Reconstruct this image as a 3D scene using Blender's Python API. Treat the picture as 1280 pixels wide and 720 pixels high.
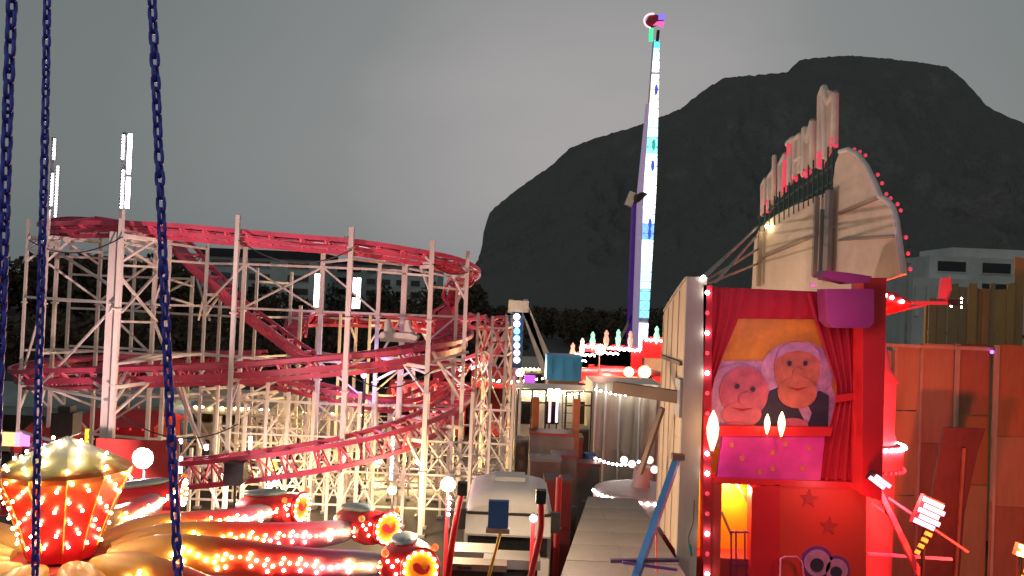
import bpy, math, random
from mathutils import Matrix, Vector, noise
random.seed(7)
R = math.radians
for o in list(bpy.data.objects): bpy.data.objects.remove(o)
SC = bpy.context.scene
COL = SC.collection

# ------------------------------------------------------------------ camera
F = 1000.0                                   # focal length in pixels of a 1280 wide frame
CAMZ = 8.2
RM = Matrix.Rotation(R(90 + 0.95), 3, 'X') @ Matrix.Rotation(R(2.4), 3, 'Z')
cam = bpy.data.cameras.new('camera'); cam.sensor_width = 36; cam.lens = 36 * F / 1280
cam.clip_start = 0.1; cam.clip_end = 20000
co = bpy.data.objects.new('camera', cam); COL.objects.link(co)
co.matrix_world = Matrix.Translation((0, 0, CAMZ)) @ RM.to_4x4()
SC.camera = co

# ------------------------------------------------------------------ sky, sun, exposure
SUN_EL, SUN_AZ = R(4), R(200)
w = bpy.data.worlds.new('World'); SC.world = w; w.use_nodes = True
nt = w.node_tree; nt.nodes.clear()
out = nt.nodes.new('ShaderNodeOutputWorld'); bg = nt.nodes.new('ShaderNodeBackground')
sky = nt.nodes.new('ShaderNodeTexSky'); sky.sky_type = 'NISHITA'; sky.sun_disc = False
sky.sun_elevation = SUN_EL; sky.sun_rotation = SUN_AZ; sky.air_density = 2; sky.dust_density = 4
tc = nt.nodes.new('ShaderNodeTexCoord')
dot = nt.nodes.new('ShaderNodeVectorMath'); dot.operation = 'DOT_PRODUCT'
dv = Vector((0.10, 1.0, 0.16)).normalized(); dot.inputs[1].default_value = dv
nz = nt.nodes.new('ShaderNodeTexNoise'); nz.inputs['Scale'].default_value = 2.2; nz.inputs['Detail'].default_value = 6
mp = nt.nodes.new('ShaderNodeMapping'); mp.inputs['Scale'].default_value = (1, 1, 2.5)
add = nt.nodes.new('ShaderNodeMath'); add.operation = 'MULTIPLY_ADD'; add.inputs[1].default_value = 0.06
ramp = nt.nodes.new('ShaderNodeValToRGB')
ramp.color_ramp.elements[0].position = 0.35; ramp.color_ramp.elements[0].color = (0.078, 0.092, 0.093, 1)
ramp.color_ramp.elements[1].position = 1.08; ramp.color_ramp.elements[1].color = (0.235, 0.222, 0.225, 1)
e = ramp.color_ramp.elements.new(0.84); e.color = (0.096, 0.112, 0.113, 1)
e = ramp.color_ramp.elements.new(0.955); e.color = (0.142, 0.150, 0.151, 1)
hs = nt.nodes.new('ShaderNodeHueSaturation'); hs.inputs['Saturation'].default_value = 0.15; hs.inputs['Value'].default_value = 0.02
mix = nt.nodes.new('ShaderNodeMixRGB'); mix.blend_type = 'ADD'; mix.inputs[0].default_value = 1
L = nt.links.new
L(tc.outputs['Generated'], mp.inputs['Vector']); L(mp.outputs[0], nz.inputs['Vector'])
L(tc.outputs['Generated'], dot.inputs[0])
L(nz.outputs['Fac'], add.inputs[0]); L(dot.outputs['Value'], add.inputs[2])
sub = nt.nodes.new('ShaderNodeMath'); sub.operation = 'SUBTRACT'; sub.inputs[1].default_value = 0.03
L(add.outputs[0], sub.inputs[0]); L(sub.outputs[0], ramp.inputs['Fac'])
L(sky.outputs[0], hs.inputs['Color']); L(ramp.outputs[0], mix.inputs[1]); L(hs.outputs[0], mix.inputs[2])
L(mix.outputs[0], bg.inputs['Color']); bg.inputs['Strength'].default_value = 1.0
L(bg.outputs[0], out.inputs[0])
sl = bpy.data.lights.new('sun', 'SUN'); sl.energy = 0.05; sl.angle = R(25); sl.color = (1, .93, .88)
so = bpy.data.objects.new('sun', sl); COL.objects.link(so)
so.rotation_euler = (R(90) - R(35), 0, R(-20))
SC.view_settings.view_transform = 'Standard'; SC.view_settings.look = 'None'
SC.view_settings.exposure = 0.5; SC.view_settings.gamma = 1; SC.view_settings.use_curve_mapping = False
SC.cycles.use_denoising = True; SC.cycles.max_bounces = 5; SC.cycles.sample_clamp_indirect = 4
SC.cycles.sample_clamp_direct = 0

# ------------------------------------------------------------------ helpers
def ray(px, py):
    return RM @ Vector(((px - 640) / F, -(py - 360) / F, -1))
def W(px, py, d):
    v = ray(px, py); return Vector((0, 0, CAMZ)) + v * (d / v.y)
def WP(px, py, p0, n):
    v = ray(px, py); o = Vector((0, 0, CAMZ)); return o + v * ((Vector(p0) - o).dot(n) / v.dot(n))
def WZ(px, py, z):
    v = ray(px, py); return Vector((0, 0, CAMZ)) + v * ((z - CAMZ) / v.z)
def lerp(a, b, t): return a + (b - a) * t

WM = {}
def tag(o, label=None, cat=None, group=None, kind=None):
    if label: o['label'] = label
    if cat: o['category'] = cat
    if group: o['group'] = group
    if kind: o['kind'] = kind
    return o
def link(o, parent, m):
    COL.objects.link(o)
    if parent is not None:
        o.parent = parent; o.matrix_parent_inverse = WM[parent.name].inverted()
    o.matrix_basis = m; WM[o.name] = m.copy()
    return o
def thing(name, loc, label, cat, group=None):
    o = bpy.data.objects.new(name, None); o.empty_display_size = .2
    link(o, None, Matrix.Translation(Vector(loc)))
    return tag(o, label, cat, group)
def inst(name, me, parent, m, mat=None):
    if not isinstance(m, Matrix): m = Matrix.Translation(Vector(m))
    o = bpy.data.objects.new(name, me); return link(o, parent, m)
def frame(fwd, up=Vector((0, 0, 1))):
    x = Vector(fwd).normalized(); y = Vector(up).cross(x)
    if y.length < 1e-4: y = Vector((0, 1, 0)).cross(x)
    y.normalize(); z = x.cross(y); return x, y, z
def mat4(x, y, z, t):
    m = Matrix((x, y, z)).transposed().to_4x4(); m.translation = t; return m

class MB:
    def __init__(s): s.v = []; s.f = []; s.sm = []; s.t = []
    def add(s, vs, fs, smooth=False, ts=None):
        n = len(s.v); s.v += [Vector(p) for p in vs]; s.f += [[i + n for i in f] for f in fs]; s.sm += [smooth] * len(fs)
        s.t += ts if ts else [0.0] * len(vs); return s
    def box(s, c, size, m=None):
        hx, hy, hz = size[0] / 2, size[1] / 2, size[2] / 2; c = Vector(c)
        vs = [Vector((a * hx, b * hy, d * hz)) for a in (-1, 1) for b in (-1, 1) for d in (-1, 1)]
        if m is not None: vs = [m @ p for p in vs]
        return s.add([c + p for p in vs], [(0, 1, 3, 2), (4, 6, 7, 5), (0, 4, 5, 1), (2, 3, 7, 6), (0, 2, 6, 4), (1, 5, 7, 3)])
    def box2(s, a, b):
        a, b = Vector(a), Vector(b); return s.box((a + b) / 2, [abs(q) for q in (b - a)])
    def bar(s, p, q, wd, ht=None, up=Vector((0, 0, 1))):
        ht = ht or wd; p, q = Vector(p), Vector(q); x, y, z = frame(q - p, up)
        vs = [e + y * (a * wd / 2) + z * (b * ht / 2) for e in (p, q) for a, b in ((-1, -1), (1, -1), (1, 1), (-1, 1))]
        return s.add(vs, [(3, 2, 1, 0), (4, 5, 6, 7), (0, 1, 5, 4), (1, 2, 6, 5), (2, 3, 7, 6), (3, 0, 4, 7)])
    def tube(s, p, q, r0, r1=None, n=8, caps=True):
        r1 = r0 if r1 is None else r1; p, q = Vector(p), Vector(q); x, y, z = frame(q - p)
        vs = []
        for e_, r in ((p, r0), (q, r1)):
            vs += [e_ + y * math.cos(2 * math.pi * i / n) * r + z * math.sin(2 * math.pi * i / n) * r for i in range(n)]
        s.add(vs, [(i, (i + 1) % n, n + (i + 1) % n, n + i) for i in range(n)], True)
        if caps: s.add(vs, [tuple(range(n))[::-1], tuple(range(n, 2 * n))])
        return s
    def path(s, pts, r, n=8, up=Vector((0, 0, 1)), rad=None, closed=False):
        pts = [Vector(p) for p in pts]; N = len(pts); vs = []
        for i, p in enumerate(pts):
            a = pts[(i - 1) % N] if closed else pts[max(i - 1, 0)]; b = pts[(i + 1) % N] if closed else pts[min(i + 1, N - 1)]
            x, y, z = frame(b - a, up); rr = rad[i] if rad else r
            vs += [p + y * math.cos(2 * math.pi * k / n) * rr + z * math.sin(2 * math.pi * k / n) * rr for k in range(n)]
        fs = []
        for i in range(N if closed else N - 1):
            j = (i + 1) % N
            for k in range(n): fs.append((i * n + k, i * n + (k + 1) % n, j * n + (k + 1) % n, j * n + k))
        s.add(vs, fs, True)
        if not closed: s.add(vs, [tuple(range(n))[::-1], tuple(range((N - 1) * n, N * n))])
        return s
    def strip(s, pts, wd, ht, off=(0, 0), up=Vector((0, 0, 1))):     # box section swept along a path
        pts = [Vector(p) for p in pts]; N = len(pts); vs = []
        for i, p in enumerate(pts):
            x, y, z = frame(pts[min(i + 1, N - 1)] - pts[max(i - 1, 0)], up); c = p + y * off[0] + z * off[1]
            vs += [c + y * (a * wd / 2) + z * (b * ht / 2) for a, b in ((-1, -1), (1, -1), (1, 1), (-1, 1))]
        fs = [(i * 4 + k, i * 4 + (k + 1) % 4, i * 4 + 4 + (k + 1) % 4, i * 4 + 4 + k) for i in range(N - 1) for k in range(4)]
        return s.add(vs, fs + [(3, 2, 1, 0), (N * 4 - 4, N * 4 - 3, N * 4 - 2, N * 4 - 1)])
    def lathe(s, c, prof, n=24, smooth=True, m=None, caps=True):
        c = Vector(c); vs = []; ts = []
        for k, (r, z) in enumerate(prof):
            for i in range(n):
                p = Vector((r * math.cos(2 * math.pi * i / n), r * math.sin(2 * math.pi * i / n), z))
                vs.append(c + (m @ p if m is not None else p)); ts.append(k / (len(prof) - 1))
        fs = [(k * n + i, k * n + (i + 1) % n, k * n + n + (i + 1) % n, k * n + n + i) for k in range(len(prof) - 1) for i in range(n)]
        s.add(vs, fs, smooth, ts)
        if caps: s.add(vs[:n], [tuple(range(n))[::-1]], False, ts[:n]); s.add(vs[-n:], [tuple(range(n))], False, ts[-n:])
        return s
    def ball(s, c, r, n=10, m=None):
        if not hasattr(r, '__len__'): r = (r, r, r)
        k = max(4, n // 2 + 1); S = Matrix.Diagonal(r)
        M = m @ S if m is not None else S
        return s.lathe(c, [(max(math.sin(math.pi * i / k), 1e-3), -math.cos(math.pi * i / k)) for i in range(k + 1)], n, True, M, False)
    def prism(s, poly, d):
        poly = [Vector(p) for p in poly]; d = Vector(d); n = len(poly)
        return s.add(poly + [p + d for p in poly], [tuple(range(n))[::-1], tuple(range(n, 2 * n))] + [(i, (i + 1) % n, n + (i + 1) % n, n + i) for i in range(n)])
    def mesh(s, name, mat, c=Vector((0, 0, 0)), useT=False):
        me = bpy.data.meshes.new(name); me.from_pydata([p - c for p in s.v], [], s.f)
        me.polygons.foreach_set('use_smooth', s.sm)
        if useT:
            a = me.attributes.new('t', 'FLOAT', 'POINT'); a.data.foreach_set('value', s.t)
        me.materials.append(mat); me.update(); return me
    def build(s, name, mat, parent=None, useT=False, base=False):
        lo = Vector([min(p[i] for p in s.v) for i in range(3)]); hi = Vector([max(p[i] for p in s.v) for i in range(3)])
        c = (lo + hi) / 2
        if base: c.z = lo.z
        o = bpy.data.objects.new(name, s.mesh(name, mat, c, useT)); return link(o, parent, Matrix.Translation(c))

def nodemat(name):
    m = bpy.data.materials.new(name); m.use_nodes = True; return m, m.node_tree, m.node_tree.nodes['Principled BSDF']
def paint(name, col, rough=.5, metal=0, var=.25, scale=6, dirt=(.12, .10, .09), amt=.25, bump=.0, stretch=(1, 1, 1), spec=.5):
    m, t, b = nodemat(name); N = t.nodes.new
    c = N('ShaderNodeTexCoord'); mp = N('ShaderNodeMapping'); mp.inputs['Scale'].default_value = stretch
    t.links.new(c.outputs['Object'], mp.inputs[0])
    n1 = N('ShaderNodeTexNoise'); n1.inputs['Scale'].default_value = scale; n1.inputs['Detail'].default_value = 8; n1.inputs['Roughness'].default_value = .65
    t.links.new(mp.outputs[0], n1.inputs['Vector'])
    r1 = N('ShaderNodeMapRange'); r1.inputs['From Min'].default_value = .35; r1.inputs['From Max'].default_value = .75; r1.inputs['To Max'].default_value = amt
    t.links.new(n1.outputs['Fac'], r1.inputs[0])
    mx = N('ShaderNodeMixRGB'); mx.inputs[1].default_value = (*col, 1); mx.inputs[2].default_value = (*[dirt[i] * .6 + col[i] * .4 for i in range(3)], 1)
    t.links.new(r1.outputs[0], mx.inputs[0])
    n2 = N('ShaderNodeTexNoise'); n2.inputs['Scale'].default_value = scale * .23; n2.inputs['Detail'].default_value = 3
    t.links.new(mp.outputs[0], n2.inputs['Vector'])
    r2 = N('ShaderNodeMapRange'); r2.inputs['From Min'].default_value = .3; r2.inputs['From Max'].default_value = .7; r2.inputs['To Min'].default_value = 1 - var; r2.inputs['To Max'].default_value = 1
    t.links.new(n2.outputs['Fac'], r2.inputs[0])
    mu = N('ShaderNodeMixRGB'); mu.blend_type = 'MULTIPLY'; mu.inputs[0].default_value = 1
    t.links.new(mx.outputs[0], mu.inputs[1]); t.links.new(r2.outputs[0], mu.inputs[2])
    t.links.new(mu.outputs[0], b.inputs['Base Color'])
    b.inputs['Roughness'].default_value = rough; b.inputs['Metallic'].default_value = metal; b.inputs['Specular IOR Level'].default_value = spec
    if bump:
        bp = N('ShaderNodeBump'); bp.inputs['Strength'].default_value = bump; bp.inputs['Distance'].default_value = .03
        t.links.new(n1.outputs['Fac'], bp.inputs['Height']); t.links.new(bp.outputs[0], b.inputs['Normal'])
    return m
def gradient(name, stops, rough=.4):                     # paint that changes along the piece (attribute t)
    m, t, b = nodemat(name); N = t.nodes.new
    a = N('ShaderNodeAttribute'); a.attribute_name = 't'; cr = N('ShaderNodeValToRGB')
    els = cr.color_ramp.elements
    els[0].position = stops[0][0]; els[0].color = (*stops[0][1], 1); els[1].position = stops[-1][0]; els[1].color = (*stops[-1][1], 1)
    for p, c in stops[1:-1]: e_ = els.new(p); e_.color = (*c, 1)
    n = N('ShaderNodeTexNoise'); n.inputs['Scale'].default_value = 3.5; n.inputs['Detail'].default_value = 7
    ad = N('ShaderNodeMath'); ad.operation = 'MULTIPLY_ADD'; ad.inputs[1].default_value = .22
    sb = N('ShaderNodeMath'); sb.operation = 'SUBTRACT'; sb.inputs[1].default_value = .11
    tcn = N('ShaderNodeTexCoord'); t.links.new(tcn.outputs['Object'], n.inputs['Vector'])
    t.links.new(n.outputs['Fac'], ad.inputs[0]); t.links.new(a.outputs['Fac'], ad.inputs[2]); t.links.new(ad.outputs[0], sb.inputs[0])
    t.links.new(sb.outputs[0], cr.inputs[0]); t.links.new(cr.outputs[0], b.inputs['Base Color'])
    b.inputs['Roughness'].default_value = rough
    return m
def emi(name, col, st, sample=True):
    m, t, b = nodemat(name); b.inputs['Base Color'].default_value = (*[c * .6 for c in col], 1)
    b.inputs['Emission Color'].default_value = (*col, 1); b.inputs['Emission Strength'].default_value = st
    if not sample: m.cycles.emission_sampling = 'NONE'
    return m
def lamp(name, loc, col, power, rad=.1, spot=None, target=None, blend=.5):
    l = bpy.data.lights.new(name, 'SPOT' if spot else 'POINT'); l.energy = power; l.color = col; l.shadow_soft_size = rad
    if spot: l.spot_size = R(spot); l.spot_blend = blend
    o = bpy.data.objects.new(name, l); COL.objects.link(o); o.location = loc
    if target is not None: o.rotation_euler = (Vector(target) - Vector(loc)).to_track_quat('-Z', 'Y').to_euler()
    return o
def catmull(pts, step=.4):
    pts = [Vector(p) for p in pts]; P = [pts[0] * 2 - pts[1]] + pts + [pts[-1] * 2 - pts[-2]]; o = []
    for i in range(1, len(P) - 2):
        a, b, c, d = P[i - 1:i + 3]; n = max(2, int((c - b).length / step))
        for k in range(n):
            t = k / n
            o.append(.5 * ((2 * b) + (c - a) * t + (2 * a - 5 * b + 4 * c - d) * t * t + (3 * b - a - 3 * c + d) * t ** 3))
    o.append(P[-2]); return o

# materials
M_WHITE = paint('white_steel', (.84, .79, .75), .5, 0, .25, 4, dirt=(.25, .14, .09), amt=.5, stretch=(1, 1, .3))
M_WHITE2 = paint('white_panel', (.72, .69, .66), .5, 0, .2, 2, amt=.3)
M_RED = paint('red_steel', (.70, .085, .17), .42, 0, .35, 4, amt=.25)
M_REDP = paint('red_paint', (.72, .02, .03), .38, 0, .25, 3, amt=.15)
M_DARK = paint('dark_steel', (.03, .03, .033), .5, .3, .3, 5)
M_BLACK = paint('black_plastic', (.018, .018, .02), .5)
M_GREY = paint('grey_steel', (.30, .29, .28), .5, .2, .3, 5)
M_BEIGE = paint('beige_board', (.58, .45, .30), .7, 0, .3, 2.2, dirt=(.16, .10, .06), amt=.5, bump=.15, stretch=(1, 1, .25))
M_BEIGE2 = paint('weathered_beige_board', (.50, .40, .30), .75, 0, .4, 2.6, dirt=(.10, .07, .05), amt=.75, bump=.2, stretch=(1, 1, .3))
M_EDGE = paint('grey_beige_board', (.42, .38, .32), .7, 0, .35, 3, dirt=(.1, .09, .07), amt=.6, bump=.15, stretch=(1, 1, .2))
M_BROWN = paint('brown_timber', (.17, .10, .065), .7, 0, .4, 5, amt=.4)
M_ORANGE = paint('rust_orange_steel', (.42, .15, .05), .6, 0, .3, 5, amt=.4)
M_PLY = paint('plywood_deck', (.40, .35, .31), .75, 0, .4, 1.2, dirt=(.12, .10, .08), amt=.6, bump=.2)
M_BLUE = paint('blue_paint', (.03, .16, .42), .45, 0, .3, 4, amt=.3)
M_TARPB = paint('blue_tarpaulin', (.01, .24, .62), .5, 0, .4, 2, amt=.2, bump=.3)
M_TEAL = paint('grey_teal_tarpaulin', (.30, .38, .37), .6, 0, .4, 1.5, amt=.4, bump=.4)
M_CREAM = paint('cream_tarpaulin', (.62, .54, .42), .6, 0, .3, 1.8, amt=.4, bump=.3)
M_YEL = paint('yellow_paint', (.70, .40, .03), .45, 0, .3, 4)
M_CURT = paint('red_curtain_cloth', (.52, .008, .028), .8, 0, .35, 3, dirt=(.1, .0, .01), amt=.3)
M_ORNG = paint('orange_backdrop', (.84, .31, .02), .6, 0, .35, 9, dirt=(.5, .08, .02), amt=.5)
M_MAG = paint('magenta_board', (.66, .03, .36), .5, 0, .3, 9, dirt=(.7, .2, .1), amt=.25)
M_PURP = paint('purple_shell', (.26, .02, .13), .5, 0, .3, 3)
M_LILAC = paint('pale_pink_print', (.72, .34, .55), .6, 0, .45, 16, dirt=(.30, .05, .10), amt=.6)
M_SALMON = paint('salmon_print', (.74, .19, .11), .6, 0, .45, 16, dirt=(.30, .05, .10), amt=.6)
M_PINKS = paint('rose_print', (.70, .13, .20), .6, 0, .45, 16, dirt=(.30, .05, .10), amt=.6)
M_NAVY = paint('navy_print', (.035, .025, .055), .7, 0, .3, 4)
M_ASPH = paint('asphalt', (.024, .02, .017), .8, 0, .5, 1.2, amt=.5, bump=.3)
M_GLASS = paint('dark_window_glass', (.012, .014, .018), .12)
M_REDW = paint('crimson_board', (.52, .03, .025), .6, 0, .3, 2.5, amt=.4)
E_BULB = emi('warm_bulb', (1, .80, .44), 52)
E_BULBW = emi('white_bulb', (1, .93, .85), 22)
E_BULBP = emi('pink_bulb', (1, .08, .14), .42)
E_LED = emi('white_led', (.84, .86, 1), 14)
E_WARM = emi('warm_lamp_lens', (1, .62, .16), 6)
E_WHITE = emi('white_lamp_lens', (1, .92, .80), 30)
E_PINK = emi('pink_lamp_lens', (1, .34, .52), 2.6)
E_REDL = emi('red_lamp_lens', (1, .30, .40), 3.2)
BULB = MB().ball((0, 0, 0), .026, 6).mesh('bulb', E_BULB)
BULBG = MB().ball((0, 0, 0), .026, 6).mesh('bulb_green', emi('green_bulb', (.55, 1, .25), 14))
BULBY = MB().ball((0, 0, 0), .028, 6).mesh('bulb_yellow', emi('yellow_bulb', (1, .82, .22), 44))
BULBL = MB().ball((0, 0, 0), .05, 6).mesh('bulb_large', E_BULBW)
BULBP = MB().ball((0, 0, 0), .05, 6).mesh('bulb_pink', E_BULBP)

# ------------------------------------------------------------------ ground and far setting
g = MB(); S_ = 9000
g.add([(-S_, -200, 0), (S_, -200, 0), (S_, S_, 0), (-S_, S_, 0)], [(0, 1, 2, 3)])
tag(g.build('ground', M_ASPH), kind='structure')

def far_mountain():
    sil = [(470, 440), (520, 420), (560, 390), (588, 348), (604, 318), (607, 285), (613, 263), (640, 240), (690, 205), (712, 184), (742, 172), (800, 155), (850, 135), (880, 111), (905, 96),
           (940, 93), (984, 89), (1000, 73), (1030, 70), (1062, 68), (1100, 71), (1140, 75), (1184, 82), (1198, 94), (1216, 121), (1240, 135), (1280, 155), (1340, 180), (1420, 230), (1600, 300), (1900, 400)]
    D = 1500.0; ps = [W(x, y, D) for x, y in sil]
    def ridge(x):
        for a, b in zip(ps, ps[1:]):
            if a.x <= x <= b.x: return lerp(a.z, b.z, (x - a.x) / (b.x - a.x))
        return 0
    x0, x1 = ps[0].x, ps[-1].x; NX, NV = 560, 70; m = MB(); vs = []
    for i in range(NX + 1):
        # finer columns over the steep left end
        x = lerp(x0, x1, (i / NX) ** 1.35)
        rz = ridge(x) - 2
        for j in range(NV + 9):
            v = j / NV
            if v <= 1:
                y = D - 620 * (1 - v); h = (v ** .85) * (.72 + .28 * max(0, min(1, (v - .62) / .3)) ** .7)
                h = min(h, .97 * y / D + .03 if v > .9 else h)
            else:
                y = D + (v - 1) * 2500; h = max(0, 1 - (v - 1) * 3.2)
            n = noise.fractal(Vector((x * .006, y * .006, 3.1)), 1.0, 2.1, 5) ; n2 = noise.fractal(Vector((x * .03, y * .018, 9.7)), .9, 2.2, 4)
            am = math.sin(math.pi * min(v, 1)) if v < .97 else 0
            n3 = noise.noise(Vector((x * .11, y * .11, 0.3)))
            n4 = noise.noise(Vector((x * .25, 7.7, 0.3)))
            vs.append(Vector((x + 9 * n2 * am, y - 60 * n * am, max(0, rz * h + (26 * n + 16 * n2) * am * (rz / 460) + 1.8 * n3 + (1.6 * n4 if v > .95 else 0)))))
    q = NV + 9
    m.add(vs, [(i * q + j, (i + 1) * q + j, (i + 1) * q + j + 1, i * q + j + 1) for i in range(NX) for j in range(q - 1)], True)
    mm, t, b = nodemat('mountain_rock_and_forest'); N = t.nodes.new
    c = N('ShaderNodeTexCoord'); n1 = N('ShaderNodeTexNoise'); n1.inputs['Scale'].default_value = .02; n1.inputs['Detail'].default_value = 9; n1.inputs['Roughness'].default_value = .7
    mpn = N('ShaderNodeMapping'); mpn.inputs['Scale'].default_value = (1, 1, .6); t.links.new(c.outputs['Object'], mpn.inputs[0]); t.links.new(mpn.outputs[0], n1.inputs['Vector'])
    ge = N('ShaderNodeNewGeometry'); sx = N('ShaderNodeSeparateXYZ'); t.links.new(ge.outputs['Normal'], sx.inputs[0])
    ma = N('ShaderNodeMath'); ma.operation = 'MULTIPLY_ADD'; ma.inputs[1].default_value = -.55; t.links.new(sx.outputs['Z'], ma.inputs[0]); t.links.new(n1.outputs['Fac'], ma.inputs[2])
    cr = N('ShaderNodeValToRGB'); cr.color_ramp.elements[0].position = .02; cr.color_ramp.elements[0].color = (.125, .13, .122, 1); cr.color_ramp.elements[1].position = .42; cr.color_ramp.elements[1].color = (.185, .185, .18, 1)
    e_ = cr.color_ramp.elements.new(.22); e_.color = (.138, .142, .134, 1)
    t.links.new(ma.outputs[0], cr.inputs[0]); t.links.new(cr.outputs[0], b.inputs['Base Color']); b.inputs['Roughness'].default_value = .95
    b.inputs['Specular IOR Level'].default_value = .1
    n2 = N('ShaderNodeTexNoise'); n2.inputs['Scale'].default_value = .12; n2.inputs['Detail'].default_value = 6; t.links.new(c.outputs['Object'], n2.inputs['Vector'])
    bp = N('ShaderNodeBump'); bp.inputs['Strength'].default_value = .8; bp.inputs['Distance'].default_value = 6; t.links.new(n2.outputs['Fac'], bp.inputs['Height']); t.links.new(bp.outputs[0], b.inputs['Normal'])
    tag(m.build('mountain', mm), kind='structure')
far_mountain()

# wooded slope behind the fairground (one mass)
M_LEAFD = paint('dark_foliage', (.13, .10, .07), .9, 0, .6, 1.5, amt=.4, spec=.1)
M_LEAFW = paint('olive_foliage', (.15, .11, .045), .9, 0, .5, 2.0, amt=.4, spec=.1)
def leafy(m, c, rx, rz, n, s, rnd):
    for _ in range(n):
        th = rnd.uniform(0, 2 * math.pi); u = rnd.uniform(-1, 1); q = rnd.uniform(.45, 1) ** .5
        p = Vector(c) + Vector((math.cos(th) * math.sqrt(1 - u * u) * rx * q, math.sin(th) * math.sqrt(1 - u * u) * rx * q, u * rz * q))
        a = Vector((rnd.gauss(0, 1), rnd.gauss(0, 1), rnd.gauss(0, 1))).normalized(); b = a.cross(Vector((rnd.gauss(0, 1), rnd.gauss(0, 1), rnd.gauss(0, 1)))).normalized()
        k = s * rnd.uniform(.6, 1.4)
        m.add([p + a * k, p + b * k * .7, p - a * k, p - b * k * .7], [(0, 1, 2, 3)])
def wood():
    rnd = random.Random(3); m = MB()
    for i in range(340):
        px = rnd.uniform(-120, 1190); d = rnd.uniform(150, 250)
        top = (395 + rnd.uniform(-14, 12)) if px > 600 else (366 + rnd.uniform(-16, 12)) if px > 240 else 318 + rnd.uniform(-9, 14)
        if px > 850: top = 372 + rnd.uniform(-14, 14)
        if px > 1090: top = 360 + rnd.uniform(-14, 14)
        p = W(px, top, d); h = max(p.z, 7)
        m.tube((p.x, p.y, 0), (p.x, p.y, h * .5), .25, .12, 5)
        leafy(m, (p.x, p.y, h * .52), h * .3, h * .48, 190, h * .055, rnd)
    for i in range(130):
        px = rnd.uniform(-120, 640); d = rnd.uniform(75, 120); p = W(px, (392 if px < 300 else 404) + rnd.uniform(-12, 16), d); h = max(p.z, 3)
        leafy(m, (p.x, p.y, h * .45), h * .55, h * .55, 150, h * .07, rnd)
    tag(m.build('wooded_slope', M_LEAFD), kind='stuff')
wood()

# ------------------------------------------------------------------ far buildings
M_CONC = paint('pale_render', (.66, .68, .66), .8, 0, .25, .6, amt=.35)
M_CONCG = paint('grey_green_render', (.60, .66, .64), .8, 0, .35, .5, amt=.5)
M_ROOF = paint('dark_roof', (.035, .035, .038), .8)
def block(name, px0, px1, ytop, d, depth, levels, label, wallm, roof=None, yroof=0, win=3.0, floor=3.1):
    a = W(px0, ytop, d); b = W(px1, ytop, d); x0, x1 = a.x, b.x; z = (a.z + b.z) / 2
    t = thing(name, ((x0 + x1) / 2, d, 0), label, 'building')
    MB().box2((x0, d, 0), (x1, d + depth, z)).build('wall', wallm, t)
    if roof is not None:
        MB().box2((x0 - .8, d - .9, z), (x1 + .8, d + depth, z + roof)).build('roof', M_ROOF, t)
    n = max(1, int((x1 - x0) / (win * 1.6)))
    wm = MB().box((0, 0, 0), (win, .12, 1.5)).mesh('window', M_GLASS)
    fm = MB().box((0, -.05, -.85), (win + .3, .3, .12)).mesh('sill', wallm)
    for k in range(levels):
        for i in range(n):
            p = (x0 + (i + .5) * (x1 - x0) / n, d - .02, z - 1.5 - k * floor)
            o = inst('window', wm, t, p); inst('sill', fm, o, p)
    return t, x0, x1, z
block('apartment_building', 252, 398, 322, 190, 18, 4, 'grey green apartment block with dark flat roof behind the roller coaster', M_CONCG, roof=1.8, win=5)
block('apartment_building', 400, 548, 331, 215, 18, 4, 'lower grey apartment block right of the dark roofed one behind the coaster', M_CONCG, roof=.9, win=2.4)
block('apartment_building', 60, 210, 338, 230, 15, 3, 'dim low block seen through the left end of the roller coaster', M_CONCG, roof=1.0, win=3)
t, x0, x1, z = block('apartment_building', 1162, 1330, 323, 120, 16, 4, 'pale stepped apartment block at the right edge below the mountain', M_CONC, win=4.2)
MB().box2((W(1139, 352, 118).x, 117.5, 0), (W(1225, 352, 118).x, 121, W(1170, 348, 118).z)).build('wing', M_CONC, t)
MB().box2((W(1178, 312, 125).x, 122, z), (W(1300, 312, 125).x, 132, W(1230, 313, 125).z)).build('penthouse', M_CONC, t)
for k in range(5):
    px = 1146 + k * 14
    MB().box(W(px, 376, 117.4), (.55, .3, 4.5)).build('pier', M_CONC, t)

# street lamp pole between the sign and the pale block
t = thing('lamp_pole', (W(1135, 420, 60).x, 60, 0), 'thin grey pole standing between the funhouse sign and the pale block', 'pole')
p = W(1135, 330, 60); MB().tube((p.x, 60, 0), (p.x, 60, p.z), .12, .07, 8).build('shaft', M_GREY, t); MB().box((p.x - .3, 60, p.z + .03), (.9, .25, .1)).build('head', M_GREY, t)

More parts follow.
